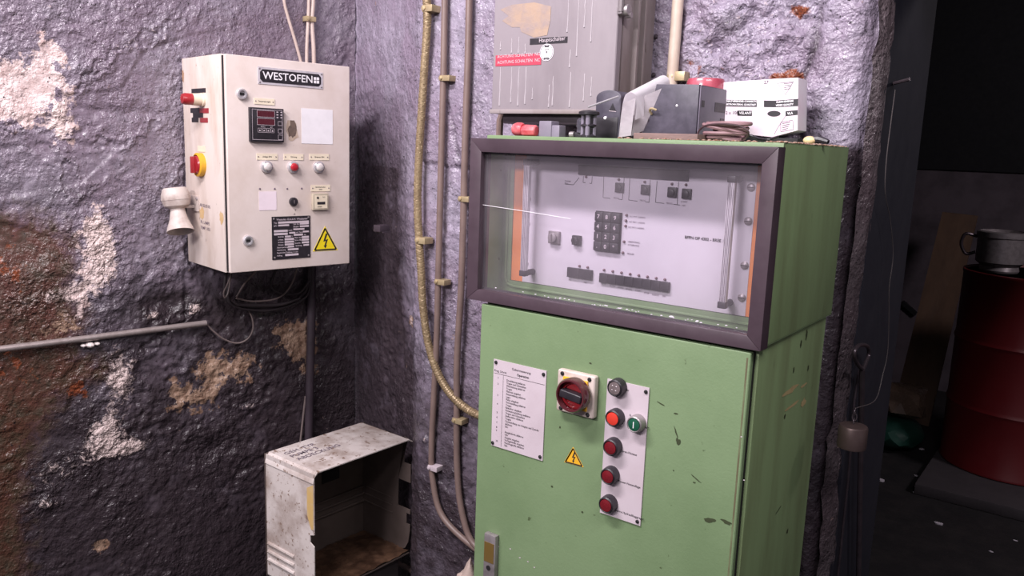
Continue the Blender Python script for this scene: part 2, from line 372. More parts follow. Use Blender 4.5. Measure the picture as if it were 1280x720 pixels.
# jamb of the opening, then the room behind it
def jamb_fields(s, z, A):
    A['soot_shade'] += .05+.6/(1+np.exp((z-1.5)/.08)); A['crust'] += .12  # jamb colour gets darker towards the bottom
    return .003*fbm(s, z, .05, 3, 71)
mj = wall_mat('jamb_paint', srgb(128, 116, 120), srgb(56, 48, 52))
wall_grid('wall_jamb', lambda s: np.stack([-.432+.018*np.clip((s-1.70)/.06, 0, 1), s], -1), lambda s: np.stack([1+0*s, 0*s], -1), spaced(1.722, 1.81, .005), spaced(-.05, 3.1, .02), jamb_fields, mj)
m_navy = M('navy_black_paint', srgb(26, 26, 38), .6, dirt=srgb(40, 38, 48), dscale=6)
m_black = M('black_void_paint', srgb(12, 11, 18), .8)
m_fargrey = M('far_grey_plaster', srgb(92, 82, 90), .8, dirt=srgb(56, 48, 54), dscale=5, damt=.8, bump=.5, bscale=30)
MB().box(WORLD, -.50, 1.80, -.414, 2.21, -.02, 3.1).build('trim_1', m_navy, kind='structure')
MB().box(WORLD, -3.0, 2.21, -.43, 2.30, -.02, 3.1).build('wall_partition', m_navy, kind='structure')
MB().box(WORLD, .95, 1.72, 2.6, 2.2, -.02, 3.1).build('wall_right', mj, kind='structure')
MB().box(WORLD, -.43, 1.80, .95, 2.2, 2.06, 3.1).build('trim_2', m_navy, kind='structure')  # lintel out of view, added to block steep light into the far room
YF = 6.2
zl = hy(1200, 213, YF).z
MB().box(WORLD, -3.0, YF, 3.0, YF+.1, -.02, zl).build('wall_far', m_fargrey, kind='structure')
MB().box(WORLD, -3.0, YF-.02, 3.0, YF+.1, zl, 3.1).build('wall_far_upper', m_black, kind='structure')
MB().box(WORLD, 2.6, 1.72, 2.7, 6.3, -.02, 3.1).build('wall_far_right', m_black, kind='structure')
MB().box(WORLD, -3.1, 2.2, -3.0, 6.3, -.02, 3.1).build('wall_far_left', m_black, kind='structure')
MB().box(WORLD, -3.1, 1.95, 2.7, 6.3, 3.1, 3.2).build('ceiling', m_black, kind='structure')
m_floor = M('black_oily_floor', srgb(24, 21, 24), .75, dirt=srgb(50, 44, 44), dscale=9, damt=.5, bump=.6, bscale=40)
MB().box(WORLD, -3.2, -2.5, 2.7, 6.4, -.06, 0).build('floor', m_floor, kind='structure')
# ------------------------------------------------------------------ shared materials
GREEN = srgb(119, 141, 104)
m_green = M('green_enamel', GREEN, .42, dirt=srgb(98, 120, 84), dscale=5, damt=.55, bump=.15, bscale=220, d2=srgb(78, 92, 62), d2scale=45, d2thr=.70)
m_greenside = M('green_enamel_side', srgb(130, 152, 108), .45, dirt=srgb(104, 112, 78), dscale=5, damt=.6, bump=.2, bscale=200, stretch=(1, 3, .5), d2=srgb(60, 66, 44), d2scale=40, d2thr=.72)
m_frame = M('dark_brown_frame', srgb(74, 60, 68), .38, dirt=srgb(54, 42, 48), dscale=14, damt=.6)
m_dark = M('black_gap', srgb(22, 18, 22), .7)
m_blackp = M('black_plastic', srgb(36, 32, 38), .42, dirt=srgb(56, 52, 58), dscale=60, damt=.4)
m_inkb = M('black_ink', srgb(38, 32, 38), .6)
m_inkg = M('grey_ink', srgb(112, 98, 110), .7)
m_orange = M('orange_rail', srgb(226, 138, 78), .5, dirt=srgb(200, 112, 66), dscale=20)
m_rack = M('pale_front_panel', srgb(214, 206, 216), .38, dirt=srgb(196, 186, 196), dscale=9, d2=srgb(120, 108, 116), d2scale=150, d2thr=.76)
m_alu = M('aluminium', srgb(212, 206, 212), .35, .2, dirt=srgb(150, 140, 146), dscale=30)
m_steel = M('dull_steel', srgb(160, 152, 154), .38, .5, dirt=srgb(96, 88, 90), dscale=40)
m_chrome = M('chrome', srgb(206, 202, 206), .22, .55)
m_labelw = M('pale_engraved_plate', srgb(200, 187, 194), .5, dirt=srgb(184, 168, 174), dscale=14, d2=srgb(140, 124, 130), d2scale=120, d2thr=.74)
m_white = M('white_card', srgb(240, 236, 240), .6)
m_yellow = M('yellow_sign', srgb(240, 216, 30), .45)
m_amber = M('amber_sign', srgb(232, 176, 44), .45)
m_led = M('dim_led', srgb(112, 84, 92), .3)
m_red = M('red_cap', srgb(156, 38, 46), .3, dirt=srgb(140, 30, 34), dscale=60, coat=.3)
m_dred = M('dark_red_lens', srgb(112, 26, 34), .25, dirt=srgb(84, 20, 28), dscale=80, coat=.4)

def glass_mat():
    mt = bpy.data.materials.new('dusty_glass'); mt.use_nodes = True; nt = mt.node_tree; N = nt.nodes; L = nt.links
    N.remove(N['Principled BSDF']); out = N['Material Output']
    t = N.new('ShaderNodeBsdfTransparent'); t.inputs[0].default_value = (.96, .95, .97, 1)
    g = N.new('ShaderNodeBsdfGlossy'); g.inputs['Roughness'].default_value = .06
    fr = N.new('ShaderNodeLayerWeight'); fr.inputs[0].default_value = .5
    pw = N.new('ShaderNodeMath'); pw.operation = 'POWER'; pw.inputs[1].default_value = 5; L.new(fr.outputs['Facing'], pw.inputs[0])
    sc = N.new('ShaderNodeMath'); sc.operation = 'MULTIPLY_ADD'; sc.inputs[1].default_value = .5; sc.inputs[2].default_value = .025; L.new(pw.outputs[0], sc.inputs[0])
    m1 = N.new('ShaderNodeMixShader'); L.new(sc.outputs[0], m1.inputs[0]); L.new(t.outputs[0], m1.inputs[1]); L.new(g.outputs[0], m1.inputs[2])
    d = N.new('ShaderNodeBsdfDiffuse'); d.inputs[0].default_value = srgb(216, 204, 214)
    ge = N.new('ShaderNodeNewGeometry'); n = N.new('ShaderNodeTexNoise'); n.inputs['Scale'].default_value = 7; n.inputs['Detail'].default_value = 8; L.new(ge.outputs['Position'], n.inputs['Vector'])
    r = N.new('ShaderNodeMapRange'); r.inputs['From Min'].default_value = .3; r.inputs['From Max'].default_value = .75; r.inputs['To Min'].default_value = .02; r.inputs['To Max'].default_value = .09; L.new(n.outputs['Fac'], r.inputs['Value'])
    m2 = N.new('ShaderNodeMixShader'); L.new(r.outputs[0], m2.inputs[0]); L.new(m1.outputs[0], m2.inputs[1]); L.new(d.outputs[0], m2.inputs[2])
    L.new(m2.outputs[0], out.inputs[0]); return mt
m_glass = glass_mat()

def rect(F, q, off=0):                          # four corners TL TR BR BL -> x0,y0,x1,y1 on the face
    c = [F.px(u, v, off) for u, v in q]
    return ((c[0][0]+c[3][0])/2, (c[2][1]+c[3][1])/2, (c[1][0]+c[2][0])/2, (c[0][1]+c[1][1])/2)
def screw(F, x, y, r, z0, name, par, mat=None, h=.003):
    mb = MB(); mb.lathe(F, x, y, [(r, z0), (r, z0+h*.5), (r*.6, z0+h)], 12)
    return mb.build(name, mat or m_steel, par)

# ------------------------------------------------------------------ upper green cabinet
FX0, FX1, FY0, FYT = -1.0555, -.4355, 1.2673, 1.3005
FZ1 = CAMZ+.0128; FZ0 = FZ1-.3262
up = thing('instrument_cabinet', (-.745, 1.47, FZ0), 'green instrument cabinet with dark framed glass door showing a white control panel', 'cabinet')
FC = Fr((0, FY0, 0), (1, 0, 0))
BX0, BX1, BYB, BZ0, BZ1 = -1.038, -.4385, 1.6744, FZ0+.002, FZ1+.007
mb = MB()
T = .002
mb.box(WORLD, BX0, FYT, BX0+T, BYB, BZ0, BZ1); mb.box(WORLD, BX0, BYB-T, BX1, BYB, BZ0, BZ1)
mb.box(WORLD, BX0, FYT, BX1, BYB, BZ1-T, BZ1); mb.box(WORLD, BX0, FYT, BX1, BYB, BZ0, BZ0+T)
mb.box(WORLD, BX0, FYT-.002, BX1, FYT+.004, FZ1-.006, BZ1-.0005, bev=.001)
mb.build('casing', m_green, up)
MB().box(WORLD, BX1-.008, FYT, BX1, BYB, BZ0, BZ1-.0005, bev=.0015).build('side_panel', m_greenside, up)
ox0, oz0, ox1, oz1 = rect(FC, [(600.5, 190.5), (954, 204), (932.5, 414), (597.5, 366)])
for nm, pts in (('frame_bar', [(FX0, FZ1), (FX1, FZ1), (ox1, oz1), (ox0, oz1)]), ('frame_bar', [(FX0, FZ0), (FX1, FZ0), (ox1, oz0), (ox0, oz0)]),
                ('frame_bar', [(FX0, FZ0), (FX0, FZ1), (ox0, oz1), (ox0, oz0)]), ('frame_bar', [(FX1, FZ0), (FX1, FZ1), (ox1, oz1), (ox1, oz0)])):
    MB().prism(FC, pts, -.033, 0, bev=.0012).build(nm, m_frame, up)
MB().box(FC, ox0-.004, oz0-.004, ox1+.004, oz1+.004, -.016, -.012).build('glass_pane', m_glass, up, label='dusty clear glass pane')
mb = MB()
for a in ((ox0-.002, oz0, ox0+.004, oz1), (ox1-.004, oz0, ox1+.002, oz1), (ox0, oz0-.002, ox1, oz0+.003), (ox0, oz1-.003, ox1, oz1+.002)): mb.box(FC, a[0], a[1], a[2], a[3], -.020, -.0165)
mb.build('gasket', m_dark, up)
# flange and rails inside
YP = 1.36; FP = Fr((0, YP, 0), (1, 0, 0))
pz0 = CAMZ-.279; pz1 = pz0+.2656; px0, px1 = -.9825, -.4998
fl = MB(); rx0, rx1 = FP.px(641, 280)[0], px1+.0165
for a in ((BX0+T, BZ0+T, rx0, BZ1-T), (rx1, BZ0+T, BX1-.008, BZ1-T), (rx0, BZ0+T, rx1, pz0-.001), (rx0, pz1+.001, rx1, BZ1-T)): fl.box(FP, a[0], a[1], a[2], a[3], -.006, 0.002)
fl.build('flange', m_green, up)
lip = MB(); lip.tube([FP.pt(rx0-.012, pz1, .004), FP.pt(rx0-.012, pz0+.006, .004), FP.pt(rx0-.006, pz0-.008, .004), FP.pt(rx0+.01, pz0-.012, .004), FP.pt(rx1, pz0-.012, .004)], .0025, 6, smooth=False)
lip.build('flange_bead', m_green, up)
for a, b in ((rx0, px0+.001), (px1-.001, rx1)):
    MB().box(FP, a, pz0, b, pz1, -.006, -.001).build('rack_rail', m_orange, up, label='orange mounting rail')
# dust and crumbs lying inside the door on the bottom bar
rnd = random.Random(3); mb = MB()
for i in range(46):
    x = rnd.uniform(ox0+.01, ox1-.01) if i % 3 else rnd.gauss(-.72, .09); x = min(max(x, ox0+.01), ox1-.01); r = rnd.uniform(.0006, .0019)*(1.9 if i < 5 else 1)
    mb.sphere(FC.pt(x, oz0+.003+r*.3, -.021-rnd.random()*.012), r, 6, (1.4, 1, .6))
mb.build('plaster_crumbs', m_white, up, kind='stuff')
MB().tube([FC.pt(*FC.px(603, 256, -.010), -.010), FC.pt(*FC.px(655, 264, -.010), -.010), FC.pt(*FC.px(713, 273.5, -.010), -.010)], .0005, 5).build('dust_thread', m_white, up)

# the rack panel
rk = MB().box(FP, px0, pz0, px1, pz1, -.004, 0, bev=.0008).build('control_panel', m_rack, up, label='pale nineteen inch control panel with keypad and buttons')
MB().box(FP, *rect(FP, [(723.7, 205), (862, 214), (861, 227), (724.5, 218)]), 0, .004, bev=.0008).build('display_window', m_blackp, rk)
def sq(F, u, v, w, h, z0, z1, name, mat, par, bev=.0008, lab=None):
    x, y = F.px(u, v, z1); return MB().box(F, x-w/2, y-h/2, x+w/2, y+h/2, z0, z1, bev=bev).build(name, mat, par, lab)
for u, v in ((772.6, 234.6), (805, 237.3), (838.6, 240.5), (856.6, 242.4)):
    x, y = FP.px(u, v, .008); mb = MB(); mb.box(FP, x-.0088, y-.0092, x+.0088, y+.0092, 0, .005, bev=.001); mb.cyl(FP, x, y, .0062, .005, .009, 16, .001); mb.build('push_button', m_blackp, rk)
for u, v in ((773, 224.5), (805.4, 227.6), (839.4, 230), (857, 231), (732, 221), (782.6, 269), (781.8, 275.8), (781.3, 282.4), (779.5, 302.2), (778, 316), (723.8, 332.7), (734, 334.3)) + tuple((754.5+i*10.86, 337.6+i*1.7) for i in range(8)):
    x, y = FP.px(u, v, .003); MB().lathe(FP, x, y, [(.0026, 0), (.0026, .002), (.0018, .004), (.0005, .0048)], 10).build('indicator_led', m_led, rk)
kx0, ky0, kx1, ky1 = rect(FP, [(745.5, 263.5), (775.8, 267.5), (772.5, 317), (741, 312)], .006)
MB().box(FP, kx0-.001, ky0-.001, kx1+.001, ky1+.001, 0, .003).build('keypad_base', m_dark, rk)
keys = '789456123.0*'
kd = MB(); kw = (kx1-kx0)/3; kh = (ky1-ky0)/4
for i, ch in enumerate(keys):
    x = kx0+(i % 3)*kw; y = ky1-(i//3+1)*kh
    MB().box(FP, x+.0006, y+.0006, x+kw-.0006, y+kh-.0006, .003, .010, bev=.0018).build('key', m_blackp, rk)
    kd.text(FP, ch, x+kw/2, y+kh/2, .011, .0103, .0002, align='CENTER')
kd.build('key_digits', m_labelw, rk, kind='stuff')
for (u, v, w, nm, mt) in ((691.5, 297, .0255, 'key_switch', m_steel), (719.5, 300.5, .019, 'rotary_switch', m_blackp)):
    x, y = FP.px(u, v, .008); mb = MB(); mb.box(FP, x-w/2, y-w/2, x+w/2, y+w/2, 0, .008, bev=.0015); mb.cyl(FP, x, y, w*.36, .008, .015, 16, .001); mb.box(FP, x-.001, y-w*.3, x+.001, y+w*.3, .015, .018); mb.build(nm, mt, rk)
for q, n in (([(709, 334), (740, 338), (739, 350), (708.5, 346.5)], 2), ([(749.5, 340), (836.5, 354.5), (835.5, 367), (748.5, 351.5)], 8)):
    x0, y0, x1, y1 = rect(FP, q, .006); w = (x1-x0)/n
    for i in range(n): MB().box(FP, x0+i*w+.0002, y0, x0+(i+1)*w-.0002, y1, 0, .007, bev=.001).build('push_key', m_blackp, rk)
mb = MB(); k = lambda *p: [FP.px(u, v) for u, v in p]
for pth in (k((755, 219), (754, 247), (763, 248)), k((780.5, 221), (778, 249.5), (773, 249)), k((787.5, 223), (786, 250), (797, 251.5)), k((813, 225), (811.5, 253), (807, 252.3)), k((821.5, 226), (819.5, 253), (830.5, 254.3)), k((848.5, 227), (846.5, 256), (842, 255.4)), k((846.5, 256), (850, 256.3)), k((729.5, 220), (729, 228), (732, 228.5)), k((740.5, 220.5), (739.8, 229.5), (737, 229)), k((724, 222), (717, 231), (706, 230))):
    mb.line(FP, pth, .0010)
def ptext(mb, F, txt, u, v, size, **kw): x, y = F.px(u, v); mb.text(F, txt, x, y, size, **kw)
ptext(mb, FP, 'BFPN OP 4302 - BREE 1', 856, 296.5, .0075, off=.0002)
mb.build('printed_lines', m_inkb, rk, kind='stuff')
mb = MB()
for t, u, v in (('NC PKT. LADEN', 787, 270.5), ('NC PKT. LADEN', 786.5, 277.3), ('NC PKT. LADEN', 785.5, 284), ('UEBERTRAG.', 785, 302), ('STOERUNG', 785, 306), ('FEHLER', 784, 317), ('PROG.', 767, 247.5), ('PROG.', 800, 250.5), ('PROG.', 833, 254), ('START', 851, 252), ('NC', 853, 257), ('Anzeige', 706, 226), ('Prog.', 706, 229),
                ('TEST', 752, 355), ('AUTO', 762, 357), ('HAND', 772, 359), ('EINZEL', 782, 361), ('START', 794, 363), ('STOP', 805, 366), ('RUECK', 815, 368), ('EIN', 828, 370), ('NC', 711, 349.5), ('REF', 730, 353)):
    ptext(mb, FP, t, u, v, .0046)
mb.build('small_print', m_inkg, rk, kind='stuff')
# handles
for (a, b) in (((658.5, 199), (652, 345)), ((916.5, 219.5), (898.5, 385))):
    Fh = FP.shift(.036); xa, ya = Fh.px(*a); xb, yb = Fh.px(*b); xm = (xa+xb)/2+.002; w = .0065
    h = MB().box(FP, xm-w, yb+.006, xm+w, ya-.006, .028, .038, bev=.0015).build('handle', m_alu, rk, label='aluminium grab handle')
    mb = MB()
    for i in range(4): mb.box(FP, xm-w+.0022+i*.0028, yb+.008, xm-w+.0030+i*.0028, ya-.008, .038, .0386)
    mb.build('handle_ribs', m_inkg, h)
    for y in (yb, ya-.012):
        mb = MB(); mb.box(FP, xm-w-.001, y, xm+w+.001, y+.012, .026, .040, bev=.002); mb.cyl(FP, xm, y+.006, .0062, 0, .027, 14); mb.build('handle_foot', m_blackp, h)
for u, v in ((936, 234), (930, 276), (924.5, 331), (920.5, 371)):
    x, y = FP.px(u, v); x = px1-.0085; mb = MB(); mb.lathe(FP, x, y, [(.0072, 0), (.0072, .002), (.004, .004)], 16); s_ = mb.build('screw', m_steel, rk); MB().box(FP, x-.0055, y-.0006, x+.0055, y+.0006, .0036, .0043).build('slot', m_dark, s_)
for v in (249, 280, 330): x, y = FP.px(663, v); screw(FP, px0+.0085, y, .0065, 0, 'screw', rk)

# ------------------------------------------------------------------ lower green cabinet
LX0, LX1, LY0, LYB, LZ1 = -1.019, -.4451, 1.2709, 1.6662, FZ0-.003
lo = thing('switch_cabinet', (-.732, 1.47, 0), 'tall green switch cabinet on the floor with red buttons and rotary isolator', 'cabinet')
FD = Fr((0, LY0, 0), (1, 0, 0))
MB().box(WORLD, LX0, LY0+.021, LX1, LYB, .0, LZ1, bev=.002).build('body', m_greenside, lo)
MB().box(WORLD, LX0+.006, LY0+.012, LX1-.006, LY0+.03, .05, LZ1-.004).build('door_gap', m_dark, lo)
door = MB().box(FD, LX0, .06, LX1-.006, LZ1-.003, -.014, 0, bev=.004, seg=3).build('door', m_green, lo)
q = rect(FD, [(620, 447.5), (684.5, 465), (678, 577), (613, 554)])
pl = MB().box(FD, *q, .0004, .0022).build('instruction_plate', m_labelw, door, label='white engraved plate listing programme steps')
for x, y in ((q[0]+.006, q[3]-.006), (q[2]-.006, q[3]-.008), (q[0]+.004, q[1]+.006), (q[2]-.006, q[1]+.007)): screw(FD, x, y, .0038, .002, 'screw', pl, m_dark)
mb = MB(); FL = FD.shift(.0022); w = q[2]-q[0]; hh = q[3]-q[1]; X = lambda t: q[0]+w*t; Yv = lambda t: q[3]-hh*t
mb.line(FL, [(X(.02), Yv(.155)), (X(.98), Yv(.155))], .0006); mb.line(FL, [(X(.20), Yv(.155)), (X(.20), Yv(.985))], .0005)
mb.text(FL, 'Gebersteuerung', X(.36), Yv(.065), .0070); mb.text(FL, 'Prog. Schritt', X(.02), Yv(.125), .0062); mb.text(FL, 'Operation', X(.46), Yv(.118), .0070, off=.0001)
rows = ['Druckleitung abfahren', 'Tragen und Schwenken', 'Warmleitung abfahren', 'Tragen', 'Material eingeben', 'Dauerstellung abfahren', 'Lager', 'Platte eingeben', 'Vorratstellung abfahren', 'Tragen', 'Behaelter eingeben', 'Rohmaterialstellung einfahren', 'Tragen und Schwenken', 'Stellposition abfahren', 'Tragen', 'Grundstellung von Ausguss und Zuende', 'abfahren', 'Uhr', '', 'Ausgabeform abfahren', 'Uhr', 'Ausgabe eingeben', 'Vorlagenstelle eingeben', 'Nachtragstelle abfahren', 'Uhr']
for i, t in enumerate(rows):
    if t: mb.text(FL, t, X(.265), Yv(.205+i*.0312), .0060, sx=.86)
for i, t in enumerate((.20, .27, .40, .50, .60, .655, .715, .77, .81, .93)): mb.text(FL, str(i+1), X(.09), Yv(t), .0055)
mb.build('engraved_text', m_inkb, pl, kind='stuff')
MB().box(FD, LX1-.0135, .07, LX1-.0105, LZ1-.012, -.001, .0002).build('edge_wear', M('brown_edge_wear', srgb(98, 92, 68), .6, dirt=srgb(120, 138, 100), dscale=40, damt=1, stretch=(1, 1, .3)), door)
# main isolator
m_cream = M('cream_plastic', srgb(206, 192, 184), .45, dirt=srgb(160, 140, 130), dscale=22, damt=.7, d2=srgb(80, 62, 58), d2scale=70, d2thr=.72)
q = rect(FD, [(699, 459.5), (745.5, 472), (742, 525), (695.5, 511)], .012)
iso = MB().box(FD, *q, 0, .016, bev=.005, seg=3).build('isolator_switch', m_cream, door, label='red and yellow rotary isolator on cream plate')
cx, cy = (q[0]+q[2])/2, (q[1]+q[3])/2
MB().box(FD, cx-.026, cy-.028, cx+.028, cy+.030, .0155, .020, bev=.001).build('yellow_plate', m_amber, iso)
for sx in (-1, 1):
    for sy in (-1, 1): screw(FD, cx+sx*.030, cy+sy*.034, .0042, .0155, 'screw', iso, m_dark)
kx, ky = FD.px(711.5, 495.5, .045)
MB().lathe(FD, kx, ky, [(.026, .019), (.0275, .022), (.0275, .030), (.021, .032), (.021, .028), (.0005, .028)], 32, caps=False).build('red_disc', m_red, iso)
MB().lathe(FD, kx, ky, [(.0275, .020), (.032, .022), (.033, .038), (.030, .044), (.0272, .044), (.0275, .032)], 40, caps=False).build('knob_ring', M('smoked_red_plastic', srgb(84, 40, 46), .2, coat=.5), iso)
F2 = Fr(FD.pt(kx, ky, 0), (math.cos(-.12), 0, math.sin(-.12)), (-math.sin(-.12), 0, math.cos(-.12)))
MB().box(F2, -.022, -.0075, .025, .0075, .026, .046, bev=.003, seg=3).build('knob_bar', m_blackp, iso)
# warning triangle
def bolt_tri(F, q3, par, mat, name='warning_sign', lab=None, z=.0006):
    c = [F.px(*p) for p in q3]; cx = sum(p[0] for p in c)/3; cy = sum(p[1] for p in c)/3
    t = MB().prism(F, c, .0001, z).build(name, mat, par, lab)
    mb = MB(); ins = [(cx+(x-cx)*.86, cy+(y-cy)*.86) for x, y in c]; w = abs(c[2][0]-c[1][0])*.055
    mb.line(F, ins+[ins[0], ins[1]], w, z1=z+.0003)
    s = abs(c[0][1]-c[1][1]); P = [(.02, .36), (-.10, .02), (.02, .05), (-.05, -.14), (-.09, -.13), (0, -.26), (.07, -.11), (.02, -.125), (.12, .12), (.0, .09), (.10, .34)]
    F3 = F.shift(z+.0003); v = [mb.bm.verts.new(F3.pt(cx+x*s, cy+y*s+.02*s, 0)) for x, y in P]; mb.bm.faces.new(v)
    mb.build('lightning_symbol', m_inkb, t); return t
bolt_tri(FD, [(716.5, 558.5), (705.5, 577.5), (729.5, 584)], door, m_amber, lab='yellow triangular high voltage sign')
# button plate
q = rect(FD, [(762, 472.5), (813.5, 486), (800, 656), (749, 640)])
bp = MB().box(FD, *q, .0004, .0026).build('button_plate', m_labelw, door, label='pale narrow plate carrying six round buttons')
for x, y in ((q[0]+.007, q[3]-.006), (q[2]-.006, q[3]-.008), (q[2]-.006, q[1]+.007)): screw(FD, x, y, .0036, .0026, 'screw', bp, m_dark)
m_lens = M('clear_grey_lens', srgb(120, 108, 108), .15, dirt=srgb(70, 60, 62), dscale=90, coat=.5)
m_grn = M('green_cap', srgb(26, 84, 62), .35)
for u, v, mt, nm, lb, rim in ((768, 485.5, m_lens, 'signal_lamp', 'clear lamp', m_blackp), (765.5, 523.5, M('bright_red_cap', srgb(214, 62, 48), .35), 'push_button', 'bright red button', m_blackp), (792.3, 531, m_grn, 'push_button', 'green start button', m_steel),
                         (762.5, 560, m_dred, 'signal_lamp', 'dark red lamp', m_blackp), (759.3, 596, m_dred, 'signal_lamp', 'dark red lamp', m_blackp), (757, 632, m_dred, 'signal_lamp', 'dark red lamp', m_blackp)):
    x, y = FD.px(u, v, .020); R_ = .0155 if rim != m_steel else .0150
    b_ = MB().lathe(FD, x, y, [(R_+.001, .0026), (R_+.001, .008), (R_, .019), (R_-.002, .021), (R_-.0035, .019), (R_-.0035, .015)], 28, caps=False).build(nm, rim, bp, lb)
    dome = [(R_-.0035, .016), (R_-.0038, .0205), (R_*.45, .0215), (.0003, .0218)]
    MB().lathe(FD, x, y, dome, 28).build('cap', mt, b_)
    if mt == m_grn: MB().box(FD, x-.0008, y-.006, x+.0008, y+.006, .0214, .0222).build('start_mark', m_white, b_)
    if mt == m_lens:
        for i in range(4): MB().lathe(FD, x+math.cos(i*1.57+.7)*.0055, y+math.sin(i*1.57+.7)*.0055, [(.0025, .021), (.0004, .0225)], 8).build('lens_facet', m_steel, b_)
mb = MB(); F4 = FD.shift(.0022)
for t, u, v in (('Ein', 782, 487), ('Aus', 776, 524), ('0', 787, 519), ('Start', 804, 533), ('Türen-Notaus', 775.5, 563), ('Power-Notendlage', 773, 601), ('Sperre Hydraulikaggregat', 768, 637)):
    ptext(mb, F4, t, u, v, .0060, off=.0001)
mb.build('engraved_text', m_inkb, bp, kind='stuff')
# lock handle
q = rect(FD, [(606.5, 665), (620.5, 671), (618, 740), (604, 735)], .010)
lk = MB().box(FD, q[0], q[3]-.17, q[2], q[3], 0, .013, bev=.0025).build('lock_handle', m_steel, door)
MB().box(FD, q[0]+.002, q[3]-.062, q[2]-.003, q[3]-.018, .0125, .0140).build('inset', M('brown_brass_inset', srgb(104, 82, 40), .5), lk)
MB().cyl(FD, (q[0]+q[2])/2-.001, q[3]-.075, .0055, .0125, .0140, 16).build('keyhole', m_dark, lk)
# scuffs
def blot(F, u, v, ru, rv, rot, mat, name, par, n=14, seed=0, z=.0005):
    rr = random.Random(seed); x, y = F.px(u, v); x1, _ = F.px(u+ru, v); r = abs(x1-x); ry = abs(F.px(u, v+rv)[1]-y)
    pts = []
    for i in range(n):
        a = 2*math.pi*i/n; k = rr.uniform(.65, 1.15); px_, py_ = r*k*math.cos(a), ry*k*math.sin(a)
        pts.append((x+px_*math.cos(rot)-py_*math.sin(rot), y+px_*math.sin(rot)+py_*math.cos(rot)))
    mb = MB(); mb.bm.faces.new([mb.bm.verts.new(F.pt(a, b, z)) for a, b in pts]); return mb.build(name, mat, par)
m_smear = M('dark_grease', srgb(62, 70, 46), .5); m_tan = M('bare_primer', srgb(176, 158, 112), .7, dirt=srgb(140, 120, 84), dscale=60)
for i, (u, v, a, b, r) in enumerate(((887, 650, 8, 3.2, .25), (908, 652.5, 8, 2.6, -.15), (848, 552, 3, 5, .3), (845, 540, 1, 8, .4), (827, 505, 6, 1, -.3), (845, 517, 3, 1, 0), (870, 598, 8, .8, -.5), (738, 454, 2, 1.3, 0), (690, 608, 1.5, 1.5, 0), (728, 640, 1.5, 1.5, 0), (842, 588, 1, 1, 0), (700, 534, 1, 1.6, 0), (868, 603, 2, 1, 0))):
    blot(FD, u, v, a, b, r, m_smear, 'grease_mark', door, seed=i)
for i, (u, v) in enumerate(((623, 683), (638, 686), (650, 697), (660, 702), (668, 709), (927, 546), (930, 600))): blot(FD, u, v, 1.2, .8, 0, m_labelw, 'paint_chip', door, 8, i)
FS = Fr((LX1, 0, 0), (0, 1, 0))
body = [o for o in lo.children if o.name.startswith('body')][0]
for i, (u, v, a, b, r, mt) in enumerate(((988, 488, 9, 3.5, .02, m_tan), (990, 507, 9, 2.2, .02, m_tan), (1004, 503, 3, 5, 0, m_tan), (1004, 482, 4, 2, .0, m_tan), (1008, 418, 1.0, 7, 0, m_smear), (1001, 430, 1.0, 5, 0, m_smear), (992, 462, .8, 4, 0, m_smear), (1010, 460, .8, 4, 0, m_smear), (973, 637, 4, 1, .2, m_smear), (984, 664, 1, 3, 0, m_smear), (981, 520, 1, 3, 0, m_smear))):
    blot(FS, u, v, a, b, r, mt, 'scuff', body, seed=20+i)
# rust and crumbs on the cabinet roof edge
rnd = random.Random(5); mb = MB(); m_rust = M('rust_crumbs', srgb(120, 84, 64), .9, dirt=srgb(190, 168, 156), dscale=140, damt=1)
for i in range(330):
    if i < 200: x = BX1-abs(rnd.gauss(0, .012))-.001; y = rnd.uniform(FYT, BYB-.01)
    else: x = rnd.uniform(-.75, BX1); y = rnd.uniform(FYT+.002, 1.42)
    r = rnd.uniform(.0010, .0032); mb.sphere((x, y, BZ1+r*.4), r, 6, (1.3, 1.3, .7))
mb.build('rust_crumbs', m_rust, up, kind='stuff')
# ------------------------------------------------------------------ cream control box on the left wall
CW, CH, CD = .3914, .5999, .285
CZ0 = CAMZ+.21789-CH
P0 = Vector((-1.9803, 1.33323, CZ0))
K = Fr(P0, DL)                                   # front: x along the wall, y up, normal NL
KS = Fr(P0, NL)                                  # near side, x grows to the front (0 = front edge), normal -DL
m_creambox = M('cream_enamel', srgb(222, 208, 202), .42, dirt=srgb(196, 178, 166), dscale=6, damt=.7, bump=.12, bscale=220, d2=srgb(130, 100, 88), d2scale=85, d2thr=.735)
m_creamside = M('cream_enamel_worn', srgb(218, 204, 196), .5, dirt=srgb(176, 152, 134), dscale=9, damt=.7, stretch=(1.6, 1.6, .5), bump=.15, bscale=200, d2=srgb(110, 76, 62), d2scale=95, d2thr=.70)
cb = thing('control_box', P0+DL*CW/2-NL*CD, 'cream wall mounted control box with black nameplate, lamps and yellow warning triangle', 'control box')
MB().box(K, 0, 0, CW, CH, -CD, -.021, bev=.002).build('housing', m_creamside, cb)
MB().box(K, .004, .004, CW-.004, CH-.004, -.023, -.010).build('door_gap', m_dark, cb)
dr = MB().box(K, .005, .001, CW+.001, CH-.001, -.018, 0, bev=.003, seg=3).build('door', m_creambox, cb)
def kplate(q, z1, name, mat, par=dr, lab=None, F=K, z0=.0003, bev=0): return MB().box(F, *rect(F, q), z0, z1, bev=bev).build(name, mat, par, lab)
